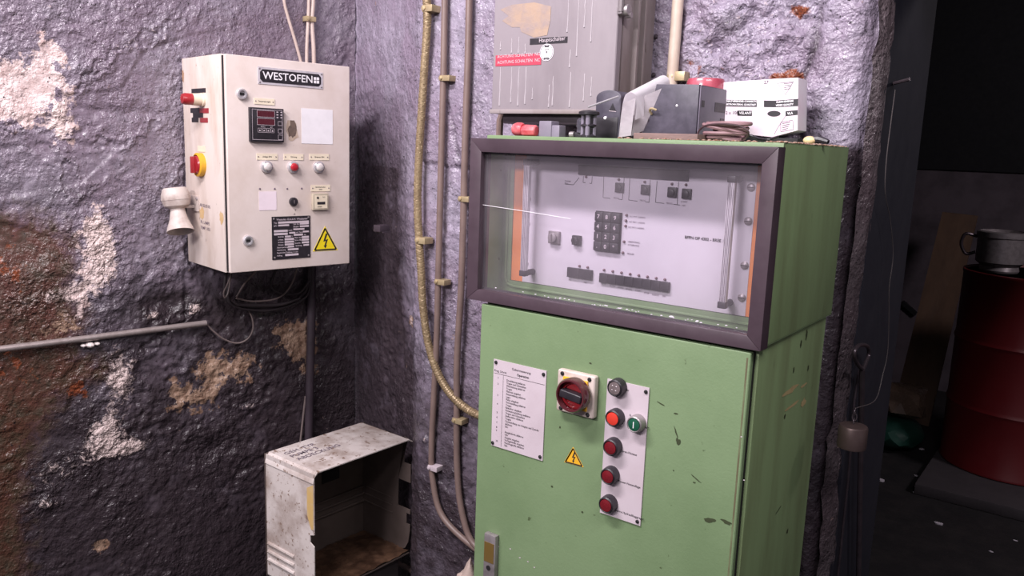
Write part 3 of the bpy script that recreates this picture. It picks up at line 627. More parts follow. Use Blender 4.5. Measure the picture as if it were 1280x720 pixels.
# nameplate
q = [(321.5, 83.3), (403.3, 90.6), (403, 110.8), (322.6, 105.2)]
npl = kplate(q, .0016, 'nameplate', m_alu, lab='silver and black WESTOFEN nameplate')
x0, y0, x1, y1 = rect(K, q)
b = .006; c_ = .008
MB().prism(K, [(x0+b+c_, y0+b), (x1-b-c_, y0+b), (x1-b, y0+b+c_), (x1-b, y1-b-c_), (x1-b-c_, y1-b), (x0+b+c_, y1-b), (x0+b, y1-b-c_), (x0+b, y0+b+c_)], .0016, .0022).build('black_field', m_blackp, npl)
mb = MB(); mb.text(K, 'WESTOFEN', x0+.014, (y0+y1)/2, .029, .0026, .0003, sx=1.04, space=1.0); mb.build('lettering', m_white, npl, kind='stuff')
mb = MB()
for i in (0, 1):
    for j in (0, 1): mb.box(K, x1-.030+i*.0095, (y0+y1)/2-.0088+j*.0095, x1-.030+i*.0095+.0078, (y0+y1)/2-.0088+j*.0095+.0078, .0022, .0027)
mb.build('emblem', m_white, npl, kind='stuff')
for sx, sy in ((x0+.005, y0+.005), (x1-.005, y0+.005), (x0+.005, y1-.005), (x1-.005, y1-.005)): screw(K, sx, sy, .0026, .0016, 'rivet', npl, m_steel, .0015)
for u, v in ((303, 117.5), (310.8, 301)):
    x, y = K.px(u, v, .006); lk_ = MB().lathe(K, x, y, [(.0155, 0), (.0155, .004), (.013, .008), (.009, .008), (.0085, .004)], 24).build('door_lock', m_chrome, dr)
    MB().box(K, x-.006, y-.0035, x+.006, y+.0035, .0042, .0056).build('key_bit', m_dark, lk_)
m_plbl = M('pale_yellow_label', srgb(236, 222, 198), .5)
def label(F, q, txt, size=.0052, par=dr, two=None):
    x0, y0, x1, y1 = rect(F, q); l = MB().box(F, x0, y0, x1, y1, .0002, .0014).build('label_plate', m_plbl, par)
    mb = MB(); yy = (y0+y1)/2
    mb.text(F, txt, (x0+x1)/2, yy+(.0032 if two else 0), size, .0016, .0001, align='CENTER')
    if two: mb.text(F, two, (x0+x1)/2, yy-.0036, size, .0016, .0001, align='CENTER')
    mb.build('label_text', m_inkb, l, kind='stuff')
    for x in (x0+.005, x1-.005): screw(F, x, yy, .0018, .0014, 'screw', l, m_inkg, .001)
label(K, [(317.2, 122.3), (343, 124), (343, 131.5), (317.4, 130)], 'Temperaturregler')
label(K, [(320.4, 191.8), (346.7, 192.2), (346.6, 200.2), (320.6, 199.6)], 'Anlage EIN', .0062)
label(K, [(354.4, 192.6), (379, 192.6), (379, 200.2), (354.6, 199.8)], 'Störung', .0062)
label(K, [(386.7, 192.6), (411, 192.6), (411, 200.4), (386.8, 200)], 'Brenner EIN', .0062)
label(K, [(388.4, 231.2), (412.4, 231.6), (412.4, 239.4), (388.6, 238.8)], 'Betriebsstunden-', .0050, two='zähler')
# temperature controller
q = [(312, 134), (354.5, 136), (354.5, 178), (313, 177)]
x0, y0, x1, y1 = rect(K, q, .010)
tc_ = MB().box(K, x0, y0, x1, y1, 0, .012, bev=.0015).build('temperature_controller', m_blackp, dr, label='black temperature controller with two red displays')
mb = MB(); mb.line(K, [(x0+.006, y0+.006), (x1-.005, y0+.006), (x1-.005, y1-.005), (x0+.006, y1-.005), (x0+.006, y0+.005)], .0009, z1=.0125)
w = x1-x0; h = y1-y0
def sub(a, b_, c, d): return (x0+w*a, y0+h*b_, x0+w*c, y0+h*d)
for a in (sub(.20, .73, .72, .92), sub(.20, .50, .72, .69)): mb.line(K, [(a[0], a[1]), (a[2], a[1]), (a[2], a[3]), (a[0], a[3]), (a[0], a[1])], .0009, z1=.0126)
for i in range(4):
    a = sub(.22+i*.125, .28, .325+i*.125, .40); mb.line(K, [(a[0], a[1]), (a[2], a[1]), (a[2], a[3]), (a[0], a[3]), (a[0], a[1])], .0007, z1=.0126)
    cx = (a[0]+a[2])/2; mb.bm.faces.new([mb.bm.verts.new(K.pt(*p, .0126)) for p in ((cx-.0028, a[1]+.003), (cx+.0028, a[1]+.003), (cx, a[3]-.003))])
for a in (sub(.82, .50, .94, .62), sub(.82, .28, .94, .40), sub(.82, .08, .95, .22)): mb.line(K, [(a[0], a[1]), (a[2], a[1]), (a[2], a[3]), (a[0], a[3]), (a[0], a[1])], .0009, z1=.0126)
for r_ in range(3):
    for c2 in range(2): a = sub(.78+c2*.12, .88-r_*.08, .83+c2*.12, .91-r_*.08); mb.box(K, *a, .012, .0126)
mb.text(K, 'PROG', x0+w*.30, y0+h*.44, .005, .0126); mb.text(K, 'SET', x0+w*.58, y0+h*.44, .005, .0126)
mb.build('white_print', m_labelw, tc_, kind='stuff')
m_disp = M('dark_red_display', srgb(84, 34, 44), .25)
for a in (sub(.205, .735, .715, .915), sub(.205, .505, .715, .685)): MB().box(K, *a, .0118, .0123).build('display', m_disp, tc_)
blot_ = lambda F, u, v, a, b_, m_, n_, par, s=0: blot(F, u, v, a, b_, 0, m_, n_, par, 16, s)
# scorched spot
sc = M('scorched_paint', srgb(112, 94, 84), .8, dirt=srgb(70, 60, 58), dscale=60, damt=.8); sc2 = M('scorched_edge', srgb(192, 172, 156), .7, dirt=srgb(160, 134, 112), dscale=60)
blot_(K, 365.5, 164, 7.6, 17, sc2, 'scorch_edge', dr, 4)
b_ = blot_(K, 365.3, 162.3, 5.4, 11.5, sc, 'scorch_mark', dr, 5); b_.location = b_.location+NL*.0004
kplate([(376.3, 134.6), (415.8, 138), (415.6, 180.5), (377, 179.3)], .0008, 'white_sticker', m_white, lab='blank white square sticker')
kplate([(323.5, 239.6), (345.4, 239), (345.5, 262.3), (323.8, 263.2)], .0008, 'white_sticker', M('pinkish_white', srgb(238, 222, 230), .6))
for u, v in ((324.7, 236), (343.3, 236), (359, 236), (377, 235.6)): x, y = K.px(u, v); screw(K, x, y, .0028, 0, 'screw', dr, m_inkg, .0015)
m_wlens = M('frosted_lens', srgb(206, 198, 196), .2, coat=.5)
for u, v, mt, lb in ((334.5, 208.5, m_wlens, 'clear lamp'), (367.7, 209, M('red_lens', srgb(168, 30, 44), .2, coat=.5), 'red lamp'), (399.6, 209, m_wlens, 'clear lamp')):
    x, y = K.px(u, v, .010)
    l = MB().lathe(K, x, y, [(.0175, 0), (.0175, .006), (.0165, .010), (.0125, .012), (.012, .009)], 28, caps=False).build('lamp', m_chrome, dr, lb)
    MB().lathe(K, x, y, [(.0122, .008), (.0122, .014), (.009, .019), (.004, .021), (.0003, .0214)], 24).build('lens', mt, l)
x, y = K.px(367.3, 252.2, .006); ks = MB().cyl(K, x, y, .0125, 0, .009, 24, .0015).build('key_switch', m_blackp, dr); MB().box(K, x-.001, y-.005, x+.001, y+.005, .009, .0096).build('key_slot', m_steel, ks)
mb = MB(); ptext(mb, K, 'I', 368.6, 262.6, .009, off=.0002); ptext(mb, K, '- 0', 366, 267.8, .007, off=.0002); mb.build('pen_mark', m_inkb, dr, kind='stuff')
q = [(390.7, 242), (410.4, 241.6), (410.6, 262.2), (391, 262.8)]; x0, y0, x1, y1 = rect(K, q, .008)
hc = MB().box(K, x0, y0, x1, y1, 0, .010, bev=.002).build('hour_counter', M('beige_counter', srgb(190, 178, 158), .45), dr); w = x1-x0; h = y1-y0
MB().box(K, x0+w*.12, y0+h*.10, x1-w*.10, y1-h*.12, .0098, .0106).build('counter_face', m_plbl, hc)
mb = MB(); mb.box(K, x0+w*.26, y0+h*.34, x1-w*.24, y0+h*.50, .0104, .0112); mb.cyl(K, x0+w*.30, y0+h*.74, w*.07, .0104, .0112, 12); mb.text(K, '00000', x0+w*.27, y0+h*.20, .006, .0110); mb.text(K, 'Std', x0+w*.6, y0+h*.78, .006, .0110); mb.build('counter_print', m_inkb, hc, kind='stuff')
# data plate
q = [(339, 271.2), (387.3, 269.2), (388, 321.4), (340.6, 325)]; x0, y0, x1, y1 = rect(K, q)
dp = MB().box(K, x0, y0, x1, y1, .0003, .0016).build('data_plate', m_blackp, dr, label='black data plate with white entry fields'); w = x1-x0; h = y1-y0
mb = MB(); mt_ = MB()
def fld(a, b1, c, d): mb.box(K, x0+w*a, y1-h*d, x0+w*c, y1-h*b1, .0016, .0019)
for a in ((.16, .115, .96, .165), (.16, .185, .44, .225), (.72, .165, .96, .205), (.72, .225, .96, .265), (.05, .31, .40, .36), (.55, .29, .84, .33), (.05, .38, .40, .43), (.44, .37, .60, .41), (.80, .355, .96, .395), (.33, .45, .48, .49), (.56, .42, .80, .465),
          (.32, .51, .56, .56), (.32, .575, .56, .62), (.32, .635, .56, .68), (.77, .48, .96, .53), (.77, .545, .96, .59), (.77, .61, .96, .655), (.40, .695, .56, .735), (.81, .675, .96, .715), (.40, .755, .68, .80), (.33, .88, .68, .93)): fld(*a)
mb.build('entry_fields', m_labelw, dp, kind='stuff')
for t, a, b1, s in (('Westofen G.m.b.H. Wiesbaden', .12, .07, .0078), ('Typ', .05, .145, .006), ('Jahr', .05, .21, .006), ('Fab. Nr.', .55, .19, .006), ('Baujahr', .55, .25, .006), ('kcal/h', .42, .33, .0055), ('zul. Temp.', .62, .385, .0055), ('Betriebs', .15, .47, .0055), ('V', .50, .47, .0055), ('Hz', .83, .45, .0055),
                    ('L-Nenn', .15, .54, .0055), ('B-Nenn', .15, .60, .0055), ('E-Nenn', .15, .66, .0055), ('Nenn Spann', .58, .51, .0055), ('Strom Motor', .58, .57, .0055), ('Gewicht', .58, .64, .0055), ('Steuerspannung', .12, .72, .0055), ('Spannung', .60, .70, .0055), ('Absicherung', .12, .78, .0055), ('Maximal bei Zuleitung  A  mm', .12, .845, .0055), ('Auftrag', .12, .91, .0055)):
    mt_.text(K, t, x0+w*a, y1-h*b1, s, .0018, .0001)
mt_.build('plate_text', m_labelw, dp, kind='stuff')
for sx, sy in ((.05, .05), (.95, .04), (.06, .95), (.95, .95)): screw(K, x0+w*sx, y1-h*sy, .0030, .0016, 'rivet', dp, m_steel, .0012)
bolt_tri(K, [(406.2, 282.6), (391, 314.4), (422.3, 312.6)], dr, m_yellow, lab='bright yellow triangular high voltage sign')
# things on the near side
kplate([(239.6, 110.6), (257.2, 110.6), (257.3, 116), (239.8, 116)], .001, 'label_strip', m_blackp, cb, F=KS)
for q, mt in (([(238.3, 135), (249.5, 135), (249.5, 141), (238.4, 141)], m_blackp), ([(249.5, 135), (261, 135.6), (261, 142), (249.6, 141)], m_red), ([(241.5, 141), (254, 141), (254, 147), (241.5, 147)], m_blackp), ([(240, 147), (248, 147), (248, 153), (240, 152.4)], m_blackp), ([(250.5, 147), (260, 147.6), (260, 153.4), (250.5, 153)], m_red)):
    kplate(q, .001, 'label_strip', mt, cb, F=KS)
kplate([(247.5, 182), (256.8, 182.6), (256.8, 190), (247.7, 189.5)], .0015, 'small_label', m_plbl, cb, F=KS)
x, y = KS.px(254, 125)
sl = MB().lathe(KS, x, y, [(.019, 0), (.019, .006), (.0165, .008), (.0165, .032)], 24).build('signal_light', M('ivory_plastic', srgb(226, 210, 186), .35), cb, label='small signal light with ivory body and red end')
MB().lathe(KS, x, y, [(.0162, .032), (.0162, .052), (.013, .060), (.0005, .064)], 24).build('red_lens', m_red, sl)
x, y = KS.px(252, 206)
rs_ = MB().lathe(KS, x, y, [(.034, 0), (.034, .014), (.029, .017), (.027, .008)], 32).build('rotary_switch', M('yellow_plastic', srgb(214, 160, 40), .4), cb, label='yellow rotary switch with red knob')
MB().lathe(KS, x, y, [(.026, .008), (.026, .016), (.022, .020)], 28).build('red_knob', m_red, rs_); MB().box(KS, x-.006, y-.024, x+.006, y+.024, .018, .032, bev=.003).build('knob_bar', m_red, rs_)
mb = MB()
for t, u, v in (('AR 02.07-05', 250, 256), ('Pk. LAMPE', 251, 277), ('TEMP. 1051', 251, 284)): ptext(mb, KS, t, u, v, .013, off=.0001, sx=1.1, rot=-.02)
mb.build('handwriting', m_inkg, cb, kind='stuff')
m_stain = M('tan_glue', srgb(200, 168, 122), .6, dirt=srgb(214, 190, 160), dscale=60)
blot_(KS, 252.5, 266, 3.5, 8, m_stain, 'glue_stain', cb, 3); blot_(KS, 277, 272, 2.5, 9, m_stain, 'glue_stain', cb, 6); blot_(KS, 229, 95, 1.2, 9, M('brown_scratch', srgb(180, 140, 110), .7), 'scratch', cb, 8)
# horn
m_horn = M('cream_cast_metal', srgb(196, 184, 178), .4, dirt=srgb(140, 118, 110), dscale=30, damt=.7, d2=srgb(90, 70, 64), d2scale=70, d2thr=.72)
ho = KS.shift(.055); hxx, hyy = ho.px(220, 249); c0 = ho.pt(hxx, hyy)
upv = (Vector((0, 0, 1))*.985+NL*-.10-DL*.08).normalized(); a_ = upv.cross(DL).normalized(); HF = Fr(c0, a_, upv.cross(a_))
horn = MB().lathe(HF, 0, 0, [(.004, -.030), (.020, -.028), (.036, -.018), (.041, .000), (.040, .012), (.034, .030), (.029, .034), (.0005, .035)], 32).build('horn_motor', m_horn, cb, label='cream cast warning horn bolted to the side')
MB().lathe(HF, 0, 0, [(.0415, -.001), (.0415, .003)], 32).build('seam_ring', m_horn, horn)
dn = (-Vector((0, 0, 1))*.9+NL*.38-DL*.05).normalized(); a2 = dn.cross(DL).normalized(); HB = Fr(c0-upv*.026, a2, dn.cross(a2))
MB().lathe(HB, 0, 0, [(.020, -.004), (.021, .010), (.026, .035), (.036, .062), (.0385, .072), (.036, .072), (.024, .035), (.015, .005)], 32, caps=False).build('horn_bell', m_horn, horn)
mb = MB(); mb.box(KS, hxx-.018, hyy-.035, hxx+.034, hyy+.010, 0, .004, bev=.001); mb.box(KS, hxx-.006, hyy-.026, hxx+.006, hyy-.018, 0, .055, bev=.001); mb.build('horn_bracket', m_horn, cb)
for du in (.026,): screw(KS, hxx+du, hyy+.002, .005, .004, 'screw', cb)

# ------------------------------------------------------------------ pipes and cables on the left wall
m_paintpipe = M('pinkish_painted_tube', srgb(190, 172, 164), .5, dirt=srgb(150, 128, 116), dscale=20)
m_brass = M('brass', srgb(190, 172, 136), .4, .4, dirt=srgb(132, 108, 84), dscale=40)
m_cable = M('dark_cable', srgb(48, 40, 44), .55); m_greycable = M('grey_cable', srgb(120, 106, 104), .5)
m_dpipe = M('black_painted_pipe', srgb(62, 52, 60), .45, dirt=srgb(42, 36, 40), dscale=15)
def wpts(L_, off): return [hl(u, v, off) for u, v in L_]
def bpts(L_, off=.02): return [hy(u, v, YB-off) for u, v in L_]
def clampL(par, u, v, w, h, off, F, mat, name='pipe_clamp'):
    x, y = F.px(u, v, off); mb = MB(); mb.box(F, x-w/2, y-h/2, x+w/2, y+h/2, 0, off, bev=.0015)
    o = mb.build(name, mat, par); mb = MB(); mb.lathe(F, x-w*.33, y, [(h*.36, off), (h*.36, off+.003), (h*.2, off+.004)], 10).build('clamp_screw', mat, o); return o
t = thing('conduit_pair', wpts([(388, 77)], .012)[0], 'two thin painted conduits held by one clamp above the cream box', 'conduit')
for i, (L_, r) in enumerate(([[(386, -40), (386, 0), (385, 28), (383.5, 60), (383.4, 90)], .0055], [[(391, -40), (391.5, 0), (390, 28), (392, 60), (392.6, 90)], .0070])):
    MB().tube(wpts(L_, .016), r, 10).build('tube', m_paintpipe, t)
KW = Fr(PL, DL)
clampL(t, 389.5, 23.5, .034, .016, .028, KW, m_brass)
tag(MB().tube(wpts([(352, -30), (355, 0), (359, 18), (368, 48), (377.5, 82)], .012), .0050, 10).build('slanted_conduit', m_paintpipe, label='thin pale conduit slanting down to the cream box top', cat='conduit'))
o = tag(MB().tube(wpts([(389.5, 325), (389, 400), (387.5, 470), (385, 590)], .020), .0145, 14).build('drain_pipe', m_dpipe, label='thick black vertical pipe in the corner below the cream box', cat='pipe'))
tag(MB().tube(wpts([(382, 495), (379, 520), (373, 575)], .012), .0035, 8).build('thin_rod', m_greycable, label='thin grey rod leaning left of the black corner pipe', cat='rod'))
mb = MB(); t = thing('cable_bundle', hl(330, 385, .05), 'bundle of dark cables looping below the cream box', 'cable')
for i, L_ in enumerate(([(284, 330), (281, 362), (286, 378), (320, 384), (360, 379), (383, 362), (387, 330)], [(290, 330), (284, 366), (292, 382), (330, 388), (366, 380), (385, 366), (388, 335)], [(352, 320), (340, 345), (338, 358), (350, 366), (372, 366), (386, 350)],
                         [(293, 372), (315, 376), (345, 372), (362, 355), (372, 325)], [(290, 376), (300, 380), (345, 380), (372, 372)], [(330, 325), (305, 350), (292, 370)])):
    MB().tube([p+DL*0+NL*(.004*i) for p in wpts(L_, .030)], (.0055, .0050, .0045, .003, .006, .003)[i], 8).build('cable', m_cable if i not in (3, 5) else m_greycable, t)
tag(MB().tube(wpts([(288.5, 338), (287, 348), (283, 358), (279.5, 366), (281, 372), (285, 366), (287.5, 350), (288, 338)], .07), .0022, 6).build('cable_tail', m_greycable, label='pale cable tail hanging from the near bottom corner of the cream box', cat='cable'))
tag(MB().tube(wpts([(308, 384), (315, 397), (316, 412), (309, 424), (296, 429), (280, 424), (268, 415), (258, 405)], .012), .0028, 6).build('loop_cable', m_greycable, label='thin cable hanging in an open loop at the end of the steel tube', cat='cable'))
t = thing('steel_tube', hl(130, 420, .018), 'long pale steel tube running almost level across the left wall', 'pipe')
MB().tube(wpts([(-90, 447.5), (60, 429), (257.5, 403.8)], .018), .0092, 14, smooth=False).build('tube', M('galvanised_tube', srgb(168, 156, 154), .4, .5, dirt=srgb(120, 104, 98), dscale=30), t)
e = wpts([(257.2, 403.8), (257.7, 403.7)], .018); MB().tube([e[0], e[1]], .0055, 12, smooth=False).build('open_end', m_dark, t)
m_plas = M('white_plaster_lump', srgb(226, 214, 212), .8, bump=.6, bscale=90)
for u, v, r in ((112, 431, .012), (121, 429.5, .008), (191, 413, .006), (104, 432, .007)):
    MB().sphere(hl(u, v, .014), r, 10, (1.5, 1, .7)).build('plaster_lump', m_plas, t)

# ------------------------------------------------------------------ conduits on the back wall
def braid_mat():
    mt = M('brass_braid', srgb(158, 138, 108), .42, .35, dirt=srgb(112, 92, 70), dscale=30); return mt
m_braid = braid_mat(); m_gcond = M('brown_grey_conduit', srgb(128, 108, 102), .4, dirt=srgb(92, 76, 74), dscale=14)
KB = Fr((0, YB, 0), (1, 0, 0))
A_ = [(532, -40), (533.5, 0), (534, 30), (530.5, 85), (527, 140), (523.5, 200), (522, 255), (524, 301), (526.5, 340), (529, 385), (536, 432), (549, 470), (569, 499), (598, 519), (650, 535)]
t = thing('braided_conduit', hy(525, 300, YB-.02), 'brass braided conduit curving down behind the green cabinet', 'conduit', None)
pa = bpts(A_, .024); MB().tube(pa, .0110, 14, sub=10).build('hose', m_braid, t)
# braid strands (geometry) wound round the hose
P = []
n = len(pa)
for i in range(n-1):
    p0 = pa[i-1] if i else pa[0]*2-pa[1]; p1 = pa[i]; p2 = pa[i+1]; p3 = pa[i+2] if i+2 < n else pa[-1]*2-pa[-2]
    for k in range(24):
        s_ = k/24; P.append(.5*((2*p1)+(-p0+p2)*s_+(2*p0-5*p1+4*p2-p3)*s_*s_+(-p0+3*p1-3*p2+p3)*s_**3))
for hand in (1, -1):
    mb = MB()
    for st in range(4):
        pts = []; acc = 0
        for i in range(len(P)-1):
            T_ = (P[i+1]-P[i]); acc += T_.length; T_.normalize(); A1 = T_.cross(Vector((0, 1, 0))).normalized(); B1 = A1.cross(T_)
            a = hand*acc/.030*2*math.pi+st*math.pi/2; pts.append(P[i]+(A1*math.cos(a)+B1*math.sin(a))*.0112)
        mb.tube(pts, .0012, 4, smooth=False)
    mb.build('braid_strands', m_braid, t, kind='stuff')
for u, v in ((533.5, 10), (525, 301)): clampL(t, u, v, .036, .018, .036, KB, m_brass)
t = thing('grey_conduit', hy(549, 300, YB-.02), 'middle grey conduit on the back wall, between the brass one and the right one', 'conduit', None)
MB().tube(bpts([(557, -40), (556, 0), (554.5, 90), (552, 180), (549.5, 280), (547.5, 360), (546, 420), (542.5, 495), (539.5, 560), (541, 600), (553, 645), (592, 684), (640, 715)], .018), .0092, 12, sub=8).build('pipe', m_gcond, t)
for u, v, mt in ((555, 97.5, m_brass), (549, 353, m_brass), (540, 586, m_labelw)): clampL(t, u, v, .036, .015, .030, KB, mt)
t = thing('grey_conduit', hy(579, 250, YB-.02), 'right grey conduit on the back wall, passing beside the glass door frame', 'conduit', None)
MB().tube(bpts([(587, -40), (586.5, 0), (585, 75), (581.5, 175), (579, 280), (576.5, 360), (571.5, 445), (571, 510), (571.5, 585), (577.5, 640), (594, 682), (640, 705)], .018), .0095, 12, sub=8).build('pipe', m_gcond, t)
for u, v in ((579, 249), (571, 527)): clampL(t, u, v, .036, .015, .030, KB, m_brass)
t = thing('pale_conduit', hy(845, 50, YB-.03), 'cream painted vertical conduit on the wall right of the grey junction box', 'conduit', None)
MB().tube(bpts([(851, -60), (847.5, 0), (843, 60), (838, 125), (832, 190)], .022), .0125, 14).build('pipe', M('chipped_cream_paint', srgb(214, 196, 180), .45, dirt=srgb(180, 158, 142), dscale=20, d2=srgb(90, 66, 56), d2scale=60, d2thr=.68), t)
clampL(t, 845, 95, .040, .020, .030, KB, m_brass)
mb = MB(); x, y = KB.px(477.5, 285); mb.box(KB, x-.014, y-.010, x+.014, y+.010, -.02, .022, bev=.002); mb.box(KB, x-.018, y-.013, x+.018, y-.009, -.02, .012); tag(mb.build('wall_bracket', m_dpipe, label='tiny dark bracket stub alone on the wall left of the conduits', cat='bracket'))

# ------------------------------------------------------------------ grey junction box
YJ = 1.545; JF = Fr((0, YJ, 0), (1, 0, 0))
jx0 = hy(615, 100, YJ).x; jx1 = hy(765, 138, YJ).x; jz0 = hy(690, 139, YJ).z; jz1 = jz0+.50
m_grey = M('grey_enamel', srgb(144, 135, 140), .4, dirt=srgb(120, 111, 116), dscale=8, stretch=(1, 1, .3), damt=.7, bump=.15, bscale=180, d2=srgb(104, 84, 78), d2scale=70, d2thr=.72)
m_greys = M('grey_enamel_side', srgb(150, 140, 140), .45, dirt=srgb(110, 94, 90), dscale=9, stretch=(1, 1, .3), damt=.9, d2=srgb(80, 60, 56), d2scale=60, d2thr=.68)
jb = thing('junction_box', ((jx0+jx1)/2, YJ+.09, jz0), 'large grey wall box with red sticker and paint runs above the green cabinet', 'junction box')
MB().box(JF, jx0+.008, jz0+.006, jx1-.0, jz1, -(YB-YJ)+.006, -.028, bev=.002).build('housing', m_greys, jb)
jd = MB().box(JF, jx0, jz0, jx1+.002, jz1, -.022, 0, bev=.005, seg=3).build('door', m_grey, jb)
MB().box(JF, jx0+.006, jz0+.004, jx1-.006, jz1-.01, -.030, -.020).build('door_gap', m_dark, jb)
MB().box(JF, jx0-.004, jz0-.006, jx1+.002, jz0+.004, -.040, .002, bev=.002).build('bottom_lip', m_greys, jb)
MB().box(JF, jx0+.02, jz0-.028, jx1-.01, jz0-.006, -.165, -.02, bev=.003).build('drip_tray', m_dpipe, jb)
for z0 in (-.075, -.105): MB().box(Fr((jx1, YJ, 0), (0, 1, 0)), -z0-.004, jz0+.01, -z0+.004, jz1-.02, -.002, .012, bev=.001).build('side_rib', m_greys, jb)
FJ = Fr((jx1, 0, 0), (0, 1, 0))
for u, v in ((803, 41), (819, 46), (799, 91), (816, 94)): x, y = FJ.px(u, v); screw(FJ, x, y, .006, 0, 'bolt', jb, m_dpipe, .007)
x, y = FJ.px(783, 10, .014); ht = MB(); ht.box(FJ, x-.016, y-.014, x+.020, y+.004, 0, .012, bev=.003); ht.cyl(FJ, x, y-.004, .012, .010, .022, 14, .002); ht.cyl(FJ, x+.006, y-.014, .006, .010, .024, 10); ht.build('latch', m_steel, jb)
MB().tube([FJ.pt(x-.014, y+.10, .008), FJ.pt(x-.016, y+.03, .010), FJ.pt(x-.013, y-.008, .008)], .006, 8).build('latch_lever', m_steel, jb)
st = kplate([(662.4, 47.8), (709.5, 46.3), (709.5, 53.8), (663, 55.5)], .001, 'black_label', m_blackp, jd, F=JF)
mb = MB(); ptext(mb, JF, 'Hauptschalter', 674, 51, .0125, z=.0014, rot=.03); mb.build('lettering', m_labelw, st, kind='stuff')
st = kplate([(619.6, 69), (677, 67.2), (676.4, 81.3), (620, 82.5)], .001, 'red_sticker', M('crimson_sticker', srgb(184, 62, 84), .5), jd, F=JF)
mb = MB(); ptext(mb, JF, 'ACHTUNG SCHALTEN  NC', 622, 71.2, .010, z=.0014, rot=.02); ptext(mb, JF, 'ACHTUNG SCHALTEN  NC', 622, 78.5, .010, z=.0014, rot=.02); mb.build('lettering', m_labelw, st, kind='stuff')
x, y = JF.px(683.6, 65.5); ro = MB().lathe(JF, x, y, [(.0185, 0), (.0185, .0012)], 28).build('round_sticker', m_white, jd)
mb = MB()
for i in range(36): a, b_ = i*math.pi/18, (i+1)*math.pi/18; mb.line(JF, [(x+.0165*math.cos(a), y+.0165*math.sin(a)), (x+.0165*math.cos(b_), y+.0165*math.sin(b_))], .0012, z1=.0016)
mb.box(JF, x-.006, y+.011, x+.006, y+.0145, .0012, .0016); mb.box(JF, x-.007, y-.0145, x+.007, y-.0115, .0012, .0016); mb.box(JF, x-.0015, y-.002, x+.0015, y+.003, .0012, .0016); mb.text(JF, 'GEPR', x, y+.006, .006, .0016, align='CENTER'); mb.build('print', m_inkb, ro, kind='stuff')
gl = MB(); pts = [(626, 12), (640, 6), (668, 3), (689, 8), (688, 26), (684, 44), (668, 47), (652, 40), (650, 34), (640, 34), (628, 26), (636, 20)]
gl.bm.faces.new([gl.bm.verts.new(JF.pt(*JF.px(*p), .0007)) for p in pts]); gl.build('glue_residue', M('tan_glue_patch', srgb(164, 140, 122), .6, dirt=srgb(142, 128, 128), dscale=30, damt=1, bump=.5, bscale=60), jd)
rnd = random.Random(9); m_drip = M('pale_paint_run', srgb(182, 174, 179), .35)
for u, v0, v1 in ((626, 52, 62), (626, 84, 132), (640, 48, 66), (640, 84, 128), (649, 46, 66), (649, 84, 132), (657, 55, 66), (658, 84, 130), (666, 110, 124), (692, 95, 132), (687, 106, 134), (713, 62, 84), (714, 90, 134), (711, 0, 40), (724, 0, 70), (732, 0, 34), (731, 92, 126), (741, 0, 52), (740, 96, 120)):
    x, ya = JF.px(u, v0); _, yb = JF.px(u, v1); k = 5
    MB().tube([JF.pt(x+rnd.uniform(-.0006, .0006), ya+(yb-ya)*i/k, .0002) for i in range(k+1)], [rnd.uniform(.0007, .0017) for _ in range(k)]+[.0019], 6, smooth=False).build('paint_run', m_drip, jd)
tag(MB().tube([hy(629, 140, 1.60), hy(625, 150, 1.60), hy(623, 200, 1.60)], .0085, 10, smooth=False).build('drop_pipe', m_gcond, label='short brown pipe dropping from the junction box left corner', cat='pipe'))
# ------------------------------------------------------------------ open sheet metal cover in the corner
ZB = .29; B0 = hz(447, 665, ZB); ZA = hy(449, 528, B0.y).z; ZT = ZA-ZB
pn = hz(332, 566, ZA); pf_ = hz(392, 592, ZA); pff = hz(514, 548, ZA)
MB().box(WORLD, -1.87, 1.41, -1.69, 1.73, 0, ZB-.001, bev=.01).build('trim_3', M('concrete_step', srgb(66, 58, 60), .8, bump=.5, bscale=40), kind='structure')
ax_n = (pf_-pn); ax_n.z = 0; CVD = ax_n.length; ax_a = (pff-pf_); ax_a.z = 0; CVW = ax_a.length
ax_n.normalize(); ax_a = (ax_a-ax_n*ax_a.dot(ax_n)).normalized()
VF = Fr(Vector((pf_.x, pf_.y, ZB)), ax_a)          # open face plane; x along it, n towards the viewer's right
if VF.n.dot(ax_n) < 0: print('cover frame flipped')
m_cov = M('dirty_cream_sheet', srgb(212, 202, 198), .5, dirt=srgb(140, 118, 106), dscale=11, damt=.9, d2=srgb(138, 116, 104), d2scale=60, d2thr=.60, bump=.2, bscale=90)
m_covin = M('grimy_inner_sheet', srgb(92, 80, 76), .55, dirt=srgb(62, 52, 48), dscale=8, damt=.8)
m_sludge = M('brown_oily_sludge', srgb(62, 44, 34), .35, dirt=srgb(112, 84, 66), dscale=18, damt=.9, bump=.8, bscale=60)
cv = thing('sheet_metal_cover', VF.pt(CVW/2, 0, -CVD/2), 'open dirty cream sheet metal cover standing in the corner below the cream box', 'cover')
t = .003; r = .018
def side_poly(notches):                          # in (depth, z): depth 0 = open edge
    return notches
FN = Fr(VF.pt(0, 0, -CVD), VF.n)                  # near side panel plane: x from back to front
nz = .187
MB().prism(FN, [(0, 0), (CVD, 0), (CVD, nz-.02), (CVD-.018, nz-.012), (CVD-.018, nz+.010), (CVD, nz+.016), (CVD, ZT-r), (CVD, ZT-.004), (0, ZT-.004)], -t, 0).build('side_panel', m_cov, cv)
FR = Fr(VF.pt(CVW, 0, -CVD), VF.n)
def fz(u, v): return FR.px(u, v)[1]
